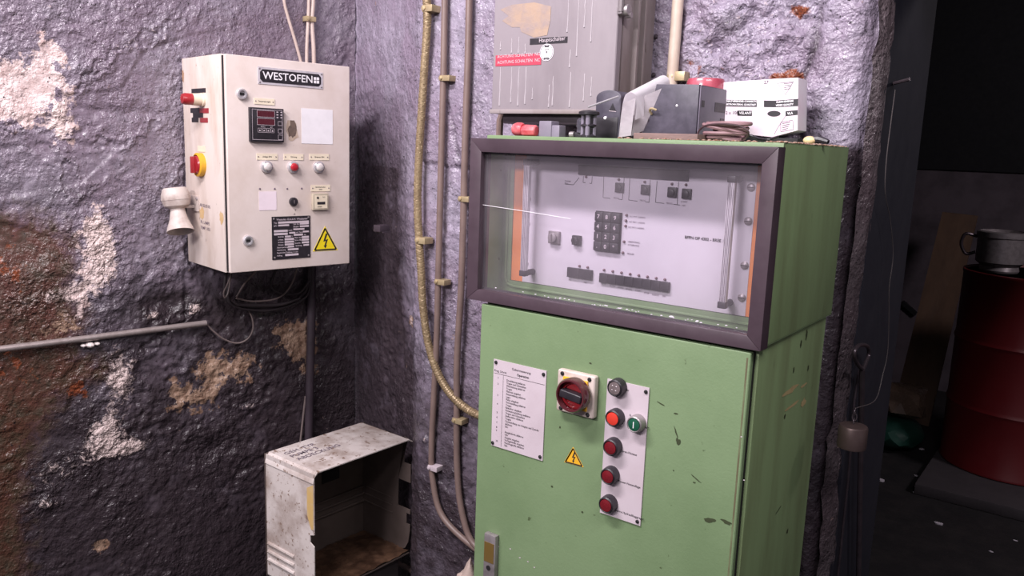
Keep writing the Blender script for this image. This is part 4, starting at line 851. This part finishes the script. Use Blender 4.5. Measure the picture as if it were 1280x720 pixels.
MB().prism(FR, [(0, 0), (CVD-.05, .0), (CVD-.02, .015), (CVD-.006, .04), (CVD, .08), (CVD, fz(508, 660)), (CVD-.016, fz(508, 658)), (CVD-.016, fz(508, 643)), (CVD, fz(508, 640)), (CVD, fz(510, 642)), (CVD-.055, fz(495, 636)), (CVD-.055, fz(495, 611)), (CVD, fz(512, 611)), (CVD, fz(512, 594)), (CVD-.03, fz(504, 590)), (CVD-.03, fz(504, 560)), (CVD-.01, ZT-.004), (0, ZT-.004)][:5]+[(CVD, .10), (CVD-.016, .10), (CVD-.016, .135), (CVD, .135), (CVD, .15), (CVD-.055, .15), (CVD-.055, .24), (CVD, .24), (CVD, .30), (CVD-.03, .30), (CVD-.03, .385), (CVD-.012, ZT-.004), (0, ZT-.004)], 0, t).build('side_panel', m_covin, cv)
mb = MB(); pr = [(-t, ZT-.030), (-t+.004, ZT-.012), (.012, ZT-.0005), (.024, ZT), (CVW-.01, ZT), (CVW+t, ZT-.008), (CVW+t, ZT-.012), (CVW-.012, ZT-t), (.024, ZT-t), (.013, ZT-t-.001), (.002, ZT-.014), (0, ZT-.030)]
mb.prism(VF, pr, -CVD-.001, .001); top = mb.build('top_panel', m_cov, cv)
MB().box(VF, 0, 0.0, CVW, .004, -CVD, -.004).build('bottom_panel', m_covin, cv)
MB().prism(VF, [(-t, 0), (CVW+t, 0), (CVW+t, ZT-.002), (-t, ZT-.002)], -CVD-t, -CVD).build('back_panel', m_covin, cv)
mb = MB(); t_ = bmesh.new(); bmesh.ops.create_grid(t_, x_segments=26, y_segments=30, size=.5)
for v in t_.verts:
    x, y = v.co.x, v.co.y; n_ = rnd.uniform(-.5, .5)
    v.co = VF.pt((x+.5)*(CVW-.006)+.003, .010+.006*n_+0, (y-.5)*(CVD-.008)-.004)
mb._merge(t_); sl_ = mb.build('sludge', m_sludge, cv, label='brown oily dirt lying on the bottom')
# louvre ribs pressed in, wrapping the back corners
for i, z in enumerate((.165, .140, .115)):
    zz_ = z-.0
    MB().tube([VF.pt(CVW-.002, zz_, -CVD*.36), VF.pt(CVW-.003, zz_, -CVD+.004), VF.pt(CVW*.45, zz_, -CVD+.003)], [.003, .0045, .003], 8, smooth=False).build('louvre_rib', m_covin, cv)
for v in (679, 689, 699):
    a = FN.px(337, v); z = a[1]
    MB().tube([FN.pt(.008, z, .001), FN.pt(CVD*.60, z, .001)], .0055, 8, smooth=False).build('louvre_rib', m_cov, cv)
x0, y0 = VF.px(402, 600, -CVD); x1, y1 = VF.px(424, 588, -CVD)
MB().box(VF, x0, (y0+y1)/2-.02, x1, (y0+y1)/2+.02, -CVD+.0002, -CVD+.001).build('cutout', m_dark, cv)
m_yst = M('yellow_stain', srgb(206, 172, 110), .5, dirt=srgb(200, 184, 160), dscale=40)
mb = MB(); mb.prism(FN, [(CVD-.030, ZT-.05), (CVD-.002, ZT-.035), (CVD-.002, ZT-.165), (CVD-.012, ZT-.17), (CVD-.030, ZT-.13)], .0002, .0006); mb.build('yellow_stain', m_yst, cv)
TF = Fr(VF.pt(0, ZT, 0), ax_n, -ax_a if False else ax_a.cross(Vector((0, 0, 1)))*-1)
TF = Fr(VF.pt(0, ZT, 0), ax_a, -ax_n)
mb = MB(); rr = random.Random(2)
for k, t__ in enumerate(('GEH. TYP', 'PUMPE 3', 'ABDECKUNG')): mb.text(TF if TF.n.z > 0 else TF, t__, .03, CVD*.78-k*.03, .026, .0008, .0003, rot=.03)
mb.build('handwriting', m_inkg, top, kind='stuff')
# small things beside it on the floor
e0 = hz(513, 716, .02); e1 = hz(560, 745, .02)
tag(MB().tube([hit(500, 704, (0, 1.86, 0), (0, 1, 0)), hit(530, 722, (0, 1.74, 0), (0, 1, 0)), hit(545, 735, (0, 1.66, 0), (0, 1, 0))], .011, 10, smooth=False).build('pipe_end', m_gcond, label='short grey pipe end behind the right foot of the open cover', cat='pipe'))
p = hy(583, 712, 1.60); s_ = MB(); tt = bmesh.new(); bmesh.ops.create_icosphere(tt, subdivisions=3, radius=1)
for v in tt.verts: v.co = Vector((v.co.x*.05, v.co.y*.045, v.co.z*(p.z+.02)/2))*(1+.12*math.sin(v.co.x*5+v.co.y*3)*math.cos(v.co.z*6))+Vector((p.x, p.y, (p.z+.02)/2))
s_._merge(tt); tag(s_.build('stone_block', M('pale_stone', srgb(190, 170, 160), .8, dirt=srgb(120, 104, 96), dscale=20, bump=.6), label='pale stone standing between cover and green cabinet', cat='stone'))

# ------------------------------------------------------------------ things lying on top of the green cabinet
ZR = BZ1+.0005
def yF(y): return Fr((0, y, 0), (1, 0, 0))
m_slate = M('slate_plastic', srgb(64, 60, 72), .4, dirt=srgb(96, 90, 104), dscale=50, damt=.5, d2=srgb(150, 142, 152), d2scale=130, d2thr=.76)
m_slate2 = M('grey_side_plastic', srgb(128, 120, 136), .5, dirt=srgb(104, 98, 110), dscale=20)
m_redp = M('faded_red_plastic', srgb(198, 74, 84), .4, dirt=srgb(220, 140, 142), dscale=50, damt=.7)
# red cap + grey connector
F = yF(1.42); c = F.pt(F.px(652, 160)[0], ZR+.012, 0)
o = thing('red_plug', (c.x, c.y, ZR), 'red plastic plug lying at the left end of the green cabinet top', 'plug')
AX = Fr((c.x-.008, c.y, ZR+.0145), (0, 1, 0), (0, 0, 1))         # normal +x
MB().lathe(AX, 0, 0, [(.006, -.012), (.012, -.010), (.0145, -.003), (.0145, .008), (.012, .013)], 20).build('cap', m_redp, o)
MB().lathe(Fr((c.x-.008, c.y, ZR+.0125), (0, 1, 0), (0, 0, 1)), 0, 0, [(.010, .010), (.0125, .018), (.0115, .046), (.009, .048)], 8).build('plug_body', m_redp, o)
x0, y1 = F.px(674, 151); x1, _ = F.px(699, 151)
o = thing('grey_connector', ((x0+x1)/2, 1.43, ZR), 'small grey stepped connector block beside the red plug', 'connector')
MB().box(F, x0, ZR, x0+(x1-x0)*.62, y1, -.03, 0, bev=.002).build('block', m_slate2, o)
MB().box(F, x0+(x1-x0)*.60, ZR, x1, ZR+(y1-ZR)*.75, -.026, -.002, bev=.002).build('step', m_slate2, o)
# spool
F = yF(1.37); x0, _ = F.px(725, 150); x1, y1 = F.px(748, 138); xm = (x0+x1)/2; R_ = (x1-x0)/2
UP = Fr((xm, 1.37, 0), (1, 0, 0), (0, 1, 0))
o = thing('black_spool', (xm, 1.37, ZR), 'black plastic spindle with round flanged top on the cabinet top', 'spindle')
MB().lathe(UP, 0, 0, [(R_*.72, ZR), (R_*.75, ZR+.004), (R_*.5, ZR+.008), (R_*.5, ZR+.020), (R_*.74, ZR+.022), (R_*.74, ZR+.025), (R_*.5, ZR+.027), (R_*.5, y1-.010)], 24).build('spindle', m_blackp, o)
MB().lathe(UP, 0, 0, [(R_*.6, y1-.010), (R_, y1-.008), (R_, y1-.003), (R_*.6, y1), (.001, y1+.001)], 28).build('flange', m_blackp, o)
for k in range(4):
    a = k*math.pi/2+.4; MB().cyl(UP, R_*.52*math.cos(a), R_*.52*math.sin(a), .0045, ZR+.002, y1-.008, 10).build('pillar', m_slate2, o)
xs = F.px(719, 165)[0]
o = thing('cable_fitting', (xs, 1.38, ZR), 'small dark metal fitting just left of the black spindle', 'fitting')
MB().box(yF(1.385), xs-.010, ZR, xs+.016, ZR+.010, -.012, .006, bev=.002).build('foot', m_blackp, o)
MB().lathe(Fr((xs+.004, 1.385, 0), (1, 0, 0), (0, 1, 0)), 0, 0, [(.009, ZR+.010), (.008, ZR+.018), (.010, ZR+.022), (.009, ZR+.034), (.005, ZR+.038)], 14).build('cone', m_slate, o)
MB().lathe(Fr((xs-.012, 1.380, ZR+.006), (0, 1, 0), (0, 0, 1)), 0, 0, [(.0055, -.006), (.0055, .004)], 12).build('nut', m_steel, o)
# arched device
YD = 1.43; F = yF(YD); xl, yl = F.px(745, 128); xr, yt = F.px(777, 112.5); _, yt = F.px(760, 112.5); _, ys = F.px(745, 122)
o = thing('arched_device', ((xl+xr)/2, YD+.05, ZR), 'dark slate device with arched top and triangle mark, left of the paper roll', 'device')
w = xr-xl; arch = [(xl, ZR), (xr, ZR)]+[(xl+w/2+w/2*math.cos(a), ys+(yt-ys)*math.sin(a)) for a in [math.pi*k/14 for k in range(15)]]
MB().prism(F, arch, -.095, 0, bev=.0025).build('housing', m_slate, o)
MB().box(F, xl+.002, ZR+.001, xr-.004, ZR+.042, 0, .002, bev=.001).build('lower_cover', m_blackp, o)
a = F.px(766, 129); b1 = F.px(761.5, 138.5); b2 = F.px(770.5, 139.5); mb = MB(); mb.prism(F, [a, b1, b2], .0001, .0006); mb.build('triangle_mark', m_blackp, o)
mb = MB(); mb.line(F, [b1, b2], .001, z1=.0009); mb.build('mark_underline', m_labelw, o)
x, y = F.px(757, 147.5); MB().lathe(F, x, y, [(.0035, 0), (.0030, .003), (.001, .004)], 12).build('white_screw', m_white, o)
tag(MB().tube([yF(1.36).pt(*yF(1.36).px(735, 134)), yF(1.42).pt(*yF(1.42).px(773, 120.5))], .0018, 8, smooth=False).build('metal_rod', m_chrome, label='thin bright metal rod leaning against the arched device', cat='rod'))
# folded paper roll: sheet bent over, running back and up
m_paper = M('white_paper', srgb(244, 240, 244), .7); m_print = M('printed_paper', srgb(214, 206, 212), .7, dirt=srgb(170, 160, 168), dscale=30, stretch=(1, 1, 2), damt=.6)
YPp = 1.365; F = yF(YPp); c = F.pt(*F.px(787.5, 124)); far = yF(1.50).pt(*yF(1.50).px(828, 104.5))
o = thing('paper_roll', (c.x, c.y, ZR), 'white printed paper sheet bent into a roll between the dark devices', 'paper')
d_ = far-c; s1 = .0128
def sheet(prof0, prof1, name, mat, th=.0008):
    mb = MB(); n_ = len(prof0)
    for dz in (0, 1):
        pass
    A1 = [mb.bm.verts.new(p) for p in prof0]; B1 = [mb.bm.verts.new(p) for p in prof1]
    for i in range(n_-1): mb.bm.faces.new((A1[i], A1[i+1], B1[i+1], B1[i]))
    g = bmesh.ops.solidify(mb.bm, geom=list(mb.bm.faces), thickness=th)
    return mb.build(name, mat, o, smooth=50)
arc = [(-math.cos(a)*s1, math.sin(a)*s1) for a in [math.pi*k/12 for k in range(13)]]
lb = [F.px(774.5, 170), F.px(776, 145), F.px(778.5, 129)]
p0 = [F.pt(x, y) for x, y in lb]+[c+Vector((x, 0, z)) for x, z in arc[1:]]+[F.pt(*F.px(795.5, 135)), F.pt(*F.px(794, 150))]
far_s = [(-.020, -.006), (-.021, -.003), (-.020, 0)]+[(x*1.25, z*1.25) for x, z in arc[1:]]+[(.0215, -.02), (.0215, -.04)]
sheet(p0, [far+Vector((x, .0, z)) for x, z in far_s], 'rolled_sheet', m_paper)
FL_ = [(774.0, 172), (776.5, 148), (779.5, 129), (789, 169.5), (792, 146), (795, 122.5)]
sheet([F.pt(*F.px(*p), .002) for p in FL_[:3]], [F.pt(*F.px(*p), .001) for p in FL_[3:][::1]], 'hanging_flap', m_print)
Fb = yF(1.39); sheet([Fb.pt(*Fb.px(*p)) for p in ((789, 170.5), (792, 150), (795.5, 124))], [Fb.pt(*Fb.px(*p), -.01) for p in ((801, 163), (812, 138), (824, 110))], 'hanging_flap', m_print)
# wooden block
F = yF(1.335)
x0, y1 = F.px(792, 166.5); x1, _ = F.px(872, 168)
wb = tag(MB().box(F, x0, ZR, x1, ZR+.011, -.05, 0, bev=.001).build('wooden_strip', M('weathered_wood', srgb(128, 104, 100), .75, dirt=srgb(96, 76, 74), dscale=20, stretch=(1, 6, 6), bump=.4), label='flat brown wooden strip lying in front of the dark box', cat='wood strip'))
# dark box
YX = 1.40; F = yF(YX); TL, TR, BR, BL = F.px(820.5, 105), F.px(874.5, 105.5), F.px(869.5, 168), F.px(798, 168)
zb = ZR+.001
o = thing('dark_plastic_box', (TR[0]-.05, YX+.05, zb), 'dark slate box with flared left side and grey right face on the cabinet', 'box')
MB().prism(F, [(BL[0], zb), (BR[0], zb), (TR[0], TR[1]), (TL[0], TL[1]), (TL[0]-.004, TL[1]-.02), (BL[0]+.02, zb+.03)], -.125, 0, bev=.0015).build('shell', m_slate, o)
FSd = Fr((TR[0]+.0002, YX, 0), (0, 1, 0))
MB().box(FSd, .003, zb+.002, .122, TR[1]-.002, 0, .0018, bev=.0008).build('side_panel', m_slate2, o)
for a in ((.010, .060, .022, .072), (.070, .055, .120, .072), (.100, .030, .120, .044)):
    MB().box(FSd, a[0], zb+a[1], a[2], zb+a[3], .0018, .0024).build('side_marking', m_blackp, o)
x, y = F.px(846, 132); MB().lathe(F, x, y, [(.0022, 0), (.001, .001)], 10).build('white_dot', m_white, o)
MB().tube([F.pt(*F.px(815, 143), .001), F.pt(*F.px(814, 138), .006), F.pt(*F.px(818, 136), .010), F.pt(*F.px(823, 138), .008)], .0022, 8).build('bent_nail', m_brass, o)
# red lidded jar
YJr = 1.600; F = yF(YJr); xc, yt = F.px(883, 99); xe, _ = F.px(906, 110); xl_, _ = F.px(859, 100); R_ = (xe-xl_)/2*.92; xc = (xe+xl_)/2
o = thing('red_jar', (xc, YJr, ZR), 'round translucent red jar behind the dark box, beside the white carton', 'jar')
UP = Fr((xc, YJr, 0), (1, 0, 0), (0, 1, 0)); m_jar = M('pink_red_plastic', srgb(170, 66, 84), .25, dirt=srgb(200, 110, 124), dscale=15, damt=.7, coat=.3)
MB().lathe(UP, 0, 0, [(R_*.93, ZR), (R_*.96, ZR+.01), (R_*.96, yt-.022)], 36).build('jar_body', m_jar, o)
MB().lathe(UP, 0, 0, [(R_, yt-.022), (R_, yt-.006), (R_*.93, yt), (R_*.4, yt+.001), (.001, yt+.001)], 36).build('lid', m_jar, o)
# white carton
YC = 1.60; F = yF(YC); cp = [F.px(*p) for p in ((905, 165), (965, 171.5), (997, 163), (998, 97), (968, 98.5), (903, 103))]
cp = [cp[0], cp[1], cp[2], cp[3], cp[4], cp[5]]; zc = min(p[1] for p in cp)
o = thing('white_carton', ((cp[0][0]+cp[2][0])/2, YC+.03, zc), 'white carton with black printed bands at the right end of the cabinet top', 'carton')
m_carton = M('white_carton', srgb(244, 234, 242), .55, dirt=srgb(234, 204, 222), dscale=8, damt=.9)
MB().prism(F, cp, -.055, 0, bev=.001).build('carton_body', m_carton, o)
def cq(q, name, mat, txt=None, size=.006):
    pts = [F.px(*p) for p in q]; b_ = MB().prism(F, pts[::-1], .0001, .0006).build(name, mat, o)
    if txt:
        mb = MB(); rows_ = txt if isinstance(txt, tuple) else (txt,); h = abs(pts[0][1]-pts[3][1]); rt = math.atan2(pts[1][1]-pts[0][1], pts[1][0]-pts[0][0])
        for i, t in enumerate(rows_): mb.text(F, t, pts[0][0]+.004, pts[0][1]-h*(i+.5)/len(rows_)+.0, size, .0009, .0002, rot=rt)
        mb.build('band_text', m_white, b_, kind='stuff')
cq([(903.5, 124.5), (946, 125), (946, 133.6), (903.5, 132.5)], 'black_band', m_blackp, ('SCHALTVERBINDER CONNECTOR', 'ELEKTROMATERIAL QUALITAET'), .0046)
cq([(955, 125.5), (968, 125.8), (968, 134), (955, 133.8)], 'black_band', m_blackp)
cq([(968, 125.8), (997.7, 123.5), (997.6, 132.5), (968, 134)], 'black_band', m_blackp, ('CLEAN ENERGIE', 'VIDEO QUALITY'), .0046)
cq([(922, 138.3), (940, 138.5), (940, 144.8), (922, 144.5)], 'black_label', m_blackp, 'VELANT 8', .007)
cq([(982, 139), (997, 137.5), (997, 143.5), (982, 145.2)], 'black_label', m_blackp, 'VLA', .006)
mb = MB(); xo, yo = F.px(967.5, 142); mb.lathe(F, xo, yo, [(.013, .0003), (.013, .0008)], 24, sy=.42); ob_ = mb.build('oval_mark', m_blackp, o)
mb = MB(); ptext(mb, F, '2 x 108', 907, 141, .009); ptext(mb, F, '27', 955, 103, .009, off=.0003)
tr = [F.px(*p) for p in ((972, 104), (992, 102), (982, 118))]; mb.line(F, tr+[tr[0]], .0007, z1=.0007)
for i in range(4): mb.line(F, [F.px(980, 104.5+i*2.4), F.px(991-i, 103.5+i*2.4)], .0010, z1=.0007)
bx = [F.px(*p) for p in ((976, 153), (991, 150), (992, 162), (976, 164.5))]; mb.line(F, bx+[bx[0]], .0007, z1=.0007); mb.line(F, [F.px(982, 145), F.px(972, 160), F.px(968, 168)], .0007, z1=.0007)
for i in range(4): mb.line(F, [F.px(978, 154.5+i*2.6), F.px(988-i, 152.5+i*2.6)], .0010, z1=.0007)
mb.build('carton_print', m_inkg, o, kind='stuff')
x0, _ = F.px(903, 165); x1, _ = F.px(1000, 165)
tag(MB().box(F, x0+.01, ZR, x1-.004, zc-.0008, -.07, -.004, bev=.002).build('black_tray', m_dark, label='flat black tray carrying the white carton', cat='tray'))
# brown cord coil and black cable
YK = 1.385; xk = yF(YK).px(908, 172)[0]; m_cord = M('brown_pink_cord', srgb(140, 108, 112), .55, dirt=srgb(108, 80, 86), dscale=60)
o = thing('cord_coil', (xk, YK, ZR), 'tangled coil of brown flat cord on the cabinet in front of the carton', 'cord')
rr = random.Random(4)
for k in range(7):
    R1 = rr.uniform(.026, .040); ph = rr.uniform(0, 6); tl = rr.uniform(-.30, .30); zc_ = ZR+.006+k*.0042; cxk = xk+rr.uniform(-.008, .008)
    MB().tube([(cxk+R1*math.cos(ph+a), YK+R1*.7*math.sin(ph+a), max(ZR+.0035, zc_+R1*tl*math.sin(a+ph*.7))) for a in [2*math.pi*j/14 for j in range(14)]], .0034, 6, closed=True, sub=3).build('cord_loop', m_cord, o)
F = yF(1.35)
def at(u, v, y): f = yF(y); return f.pt(*f.px(u, v))
tag(MB().tube([at(871, 173, 1.37), at(874, 163, 1.37), at(884, 156.5, 1.36), at(905, 155, 1.35), at(925, 157.5, 1.35), at(935, 164, 1.35), at(934, 171, 1.36), at(926, 174, 1.38)], .0017, 8).build('thin_cable', M('dark_brown_cable', srgb(72, 52, 56), .4), label='thin dark cable arching over the brown cord coil', cat='cable'))
tag(MB().tube([at(928, 171, 1.43), at(938, 169.5, 1.45), at(950, 174, 1.44), at(962, 174.5, 1.43), at(972, 171, 1.46)], .0024, 8).build('black_cable', m_blackp, label='black cable lying below the white carton', cat='cable'))
p = at(1012, 176, 1.5); o = tag(MB().sphere((p.x, p.y, ZR+.008), .009, 10, (1.3, 1, .85)).build('yellow_crumb', M('pale_yellow_resin', srgb(224, 196, 150), .4), label='pale yellow crumb at the right end of the cabinet top', cat='debris'))
p = at(1026, 178, 1.5); tag(MB().tube([(p.x-.022, p.y, ZR+.008), (p.x-.006, p.y+.002, ZR+.010), (p.x+.014, p.y-.004, ZR+.006)], [.005, .007, .004], 8).build('dark_stub', m_blackp, label='small dark stub beside the yellow crumb', cat='debris'))

# ------------------------------------------------------------------ by the opening: hooked rod, weight, wire
XJ = -.395
def jx(u, v, x=XJ): return hx(u, v, x)
m_dkrod = M('dark_oiled_steel', srgb(84, 74, 80), .35, .6, dirt=srgb(50, 44, 48), dscale=30)
o = thing('hooked_rod', (jx(1074, 460).x, jx(1074, 460).y, 0), 'dark rod with ring eye standing against the wall end', 'rod')
MB().tube([jx(1077.5, 462), jx(1070, 452), jx(1068, 440), jx(1074, 431.5), jx(1084, 433), jx(1086, 443), jx(1081, 456), jx(1077.5, 464)], .0042, 8).build('ring_eye', m_dkrod, o)
a = jx(1077.5, 462); b1 = jx(1073, 730); MB().tube([a, b1, Vector((b1.x, b1.y, .0))], .0062, 10, smooth=False).build('shaft', m_dkrod, o)
MB().tube([jx(1074, 462, XJ-.012), jx(1068, 500, XJ-.012), jx(1060, 600, XJ-.012), jx(1046, 730, XJ-.012)], .0030, 8, smooth=False).build('thin_shaft', m_dkrod, o)
wc = jx(1065.5, 545, XJ+.03); UP = Fr((wc.x, wc.y, wc.z), (1, 0, 0), (0, 1, 0)); R_ = .0275; hh = .046
o = thing('hanging_weight', (wc.x, wc.y, wc.z-hh/2), 'round brown metal weight hanging on a wire at the wall end', 'weight')
MB().lathe(UP, 0, 0, [(R_*.96, -hh/2), (R_, -hh/2+.003), (R_, hh/2-.005), (R_*.93, hh/2-.001), (R_*.3, hh/2+.002), (.0005, hh/2+.002)], 36).build('weight_body', M('brown_cast_iron', srgb(96, 80, 78), .4, .5, dirt=srgb(80, 64, 62), dscale=40), o)
for k in range(3):
    c = Vector((wc.x, wc.y, wc.z+hh/2+.006+k*.010)); a_ = Vector((1, 0, 0)) if k % 2 else Vector((0, 1, 0))
    MB().tube([c+a_*.0042*math.cos(t)+Vector((0, 0, .0072*math.sin(t))) for t in [math.pi*2*j/10 for j in range(10)]], .0012, 6, closed=True, sub=2).build('chain_link', m_dkrod, o)
topw = Vector((wc.x, wc.y, wc.z+hh/2+.034))
wr = MB().tube([jx(1119, 112), jx(1114, 150), jx(1108, 200), jx(1106.5, 240), jx(1112, 270), jx(1115.5, 300), jx(1116, 325), jx(1111.5, 360), jx(1111, 400), jx(1109.5, 440), jx(1103, 470), jx(1094, 500, XJ+.01), topw], .0009, 5, sub=6)
tag(wr.build('hanging_wire', M('pale_wire', srgb(112, 104, 104), .4, .3), label='thin pale wire hanging down beside the dark doorway', cat='wire'))
tag(MB().tube([jx(1118, 104, -.412), jx(1118, 104, XJ+.0), jx(1137, 99, XJ+.03)], .0035, 8, smooth=False).build('wall_hook', m_dkrod, label='dark wall hook that carries the thin wire', cat='hook'))

# ------------------------------------------------------------------ room behind the opening
YD_ = 4.15; f0 = hz(1232, 592, .06)
m_drum = M('dark_red_enamel', srgb(104, 26, 30), .38, dirt=srgb(96, 24, 28), dscale=5, damt=.6)
dl = hy(1178, 540, f0.y+.25); RD = .32; ce = Vector((dl.x+RD, f0.y+RD*.80, 0))
UP = Fr((ce.x, ce.y, 0), (1, 0, 0), (0, 1, 0)); HD = 1.0
tag(MB().box(WORLD, ce.x-.33, ce.y-.62, ce.x+.9, ce.y+.32, 0, .055, bev=.01).build('plinth', M('dark_grey_concrete', srgb(64, 58, 62), .8, dirt=srgb(44, 40, 44), dscale=9, bump=.4), label='low dark concrete plinth under the red drum', cat='plinth'))
o = thing('red_drum', (ce.x, ce.y, .056), 'dark red steel drum standing in the dark room beyond the opening', 'drum')
def rib(z): return [(RD, z-.020), (RD+.004, z-.006), (RD+.006, z), (RD+.004, z+.006), (RD, z+.020)]
MB().lathe(UP, 0, 0, [(RD-.006, .056), (RD+.003, .060), (RD+.003, .070), (RD, .075)]+rib(.075+HD*.30)+rib(.075+HD*.63)+[(RD, HD+.03), (RD+.004, HD+.036), (RD+.004, HD+.050), (RD-.004, HD+.052), (RD-.008, HD+.040)], 64).build('drum_body', m_drum, o)
MB().lathe(UP, 0, 0, [(RD-.006, HD+.030), (RD-.006, HD+.040)], 48).build('drum_head', m_drum, o)
MB().cyl(UP, RD*.5, -RD*.55, .035, HD+.04, HD+.052, 20, .004).build('bung', m_steel, o)
bb = hy(1251, 322, ce.y); pc = Vector((bb.x, ce.y-.02, HD+.041)); UP2 = Fr((pc.x, pc.y, 0), (1, 0, 0), (0, 1, 0)); z = pc.z
o = thing('metal_can', (pc.x, pc.y, z), 'dull metal can with handle ring standing on the red drum', 'can')
MB().lathe(UP2, 0, 0, [(.085, z), (.090, z+.01), (.085, z+.03), (.110, z+.05), (.112, z+.17), (.118, z+.175), (.118, z+.20), (.105, z+.205), (.105, z+.18)], 36).build('can_body', m_steel, o)
MB().tube([(pc.x-.11, pc.y-.03, z+.17), (pc.x-.16, pc.y-.05, z+.18), (pc.x-.175, pc.y-.05, z+.13), (pc.x-.15, pc.y-.04, z+.08), (pc.x-.11, pc.y-.03, z+.09)], .008, 8).build('can_handle', m_dkrod, o)
# leaning board
YBo = 5.45; tl, tr_ = hy(1178, 265, YBo+.35), hy(1222, 270, YBo+.35); bl_, br_ = hz(1098, 560, 0), None
def prq(pts, d, name, mat, lab, cat):
    mb = MB(); A1 = [mb.bm.verts.new(p) for p in pts]; B1 = [mb.bm.verts.new(p+Vector((0, d, 0))) for p in pts]; n_ = len(pts)
    mb.bm.faces.new(A1); mb.bm.faces.new(B1[::-1])
    for i in range(n_): mb.bm.faces.new((A1[i], B1[i], B1[(i+1) % n_], A1[(i+1) % n_]))
    bmesh.ops.recalc_face_normals(mb.bm, faces=mb.bm.faces); return tag(mb.build(name, mat, smooth=20), lab, cat)
e1 = hy(1133, 445, YBo); e2 = hy(1180, 450, YBo)
k = (e1.z)/(tl.z-e1.z); b1 = e1+(e1-tl)*k; b2 = e2+(e2-tr_)*((e2.z)/(tr_.z-e2.z)); b1.z = b2.z = 0
prq([b1, b2, tr_, tl], .03, 'leaning_board', M('brown_board', srgb(96, 72, 56), .7, dirt=srgb(64, 46, 38), dscale=4, stretch=(4, 4, .6)), 'brown wooden board leaning against the far grey wall', 'board')
prq([hy(1124, 379, 6.17), hy(1129, 376, 6.17), hy(1146, 391, 6.17), hy(1143, 395, 6.17)], .04, 'dark_batten', m_black, 'short dark batten stuck slanting at the far grey wall', 'batten')
# crumpled parcel, cloth and litter
pp = hz(1128, 530, .0); rr = random.Random(12)
dist = 4.8; F = yF(dist); cen = hy(1130, 500, dist)
tt = bmesh.new(); bmesh.ops.create_icosphere(tt, subdivisions=2, radius=1)
for v in tt.verts: n_ = rr.uniform(.80, 1.12); q_ = Vector((max(-.75, min(.75, v.co.x)), max(-.7, min(.7, v.co.y)), max(-.7, min(.7, v.co.z))))*n_; v.co = Vector((q_.x*.145+cen.x, q_.y*.13+cen.y, q_.z*.13+cen.z))
s_ = MB(); s_._merge(tt); tag(s_.build('crumpled_parcel', M('brown_wrapping', srgb(112, 92, 80), .25, dirt=srgb(70, 56, 50), dscale=10), label='crumpled brown wrapped parcel lying beside the red drum', cat='parcel', smooth=10))
gz = cen.z-.10; tt = bmesh.new(); bmesh.ops.create_icosphere(tt, subdivisions=3, radius=1)
for v in tt.verts: n_ = 1+.10*math.sin(9*v.co.x+4*v.co.z)*math.cos(7*v.co.y); v.co = Vector((v.co.x*.15*n_+cen.x-.03, v.co.y*.22*n_+cen.y, gz/2+v.co.z*gz/2*n_*.95))
s_ = MB(); s_._merge(tt); tag(s_.build('green_sack', M('dark_green_sack', srgb(18, 62, 52), .6, bump=.6, bscale=30), label='dark green sack on the floor under the brown parcel', cat='sack'))
m_scrap = M('white_scrap', srgb(206, 198, 208), .7)
for u, v, s, z, lab in ((1192, 574, .035, .057, 'largest white scrap, lying on the plinth at the foot of the red drum'), (1152, 562, .02, 0, 'white scrap between the green sack and the plinth'), (1100, 601, .028, 0, 'white scrap on the black floor in front of the green sack'), (1145, 595, .010, 0, 'tiny white scrap on the floor midway between sack and plinth corner'),
                   (1148, 617, .026, 0, 'long narrow white scrap on the open black floor'), (1173, 655, .020, 0, 'lone bright white scrap in the middle of the black floor'), (1269, 676, .009, 0, 'tiny white scrap nearest the right edge of the photo'), (1239, 690, .010, 0, 'nearest tiny white scrap low on the black floor'), (1083, 595, .008, 0, 'tiny white scrap beside the dark hooked rod')):
    p = hz(u, v, z); mb = MB(); nn = 9; pts = [(s*rr.uniform(.6, 1.1)*math.cos(2*math.pi*k/nn), s*.55*rr.uniform(.6, 1.1)*math.sin(2*math.pi*k/nn)) for k in range(nn)]
    mb.prism(Fr((p.x, p.y, z+.0005), (1, 0, 0), (0, 1, 0)), pts, 0, s*.25); tag(mb.build('white_scrap', m_scrap, label=lab, cat='scrap', group='white scraps on the dark floor'))
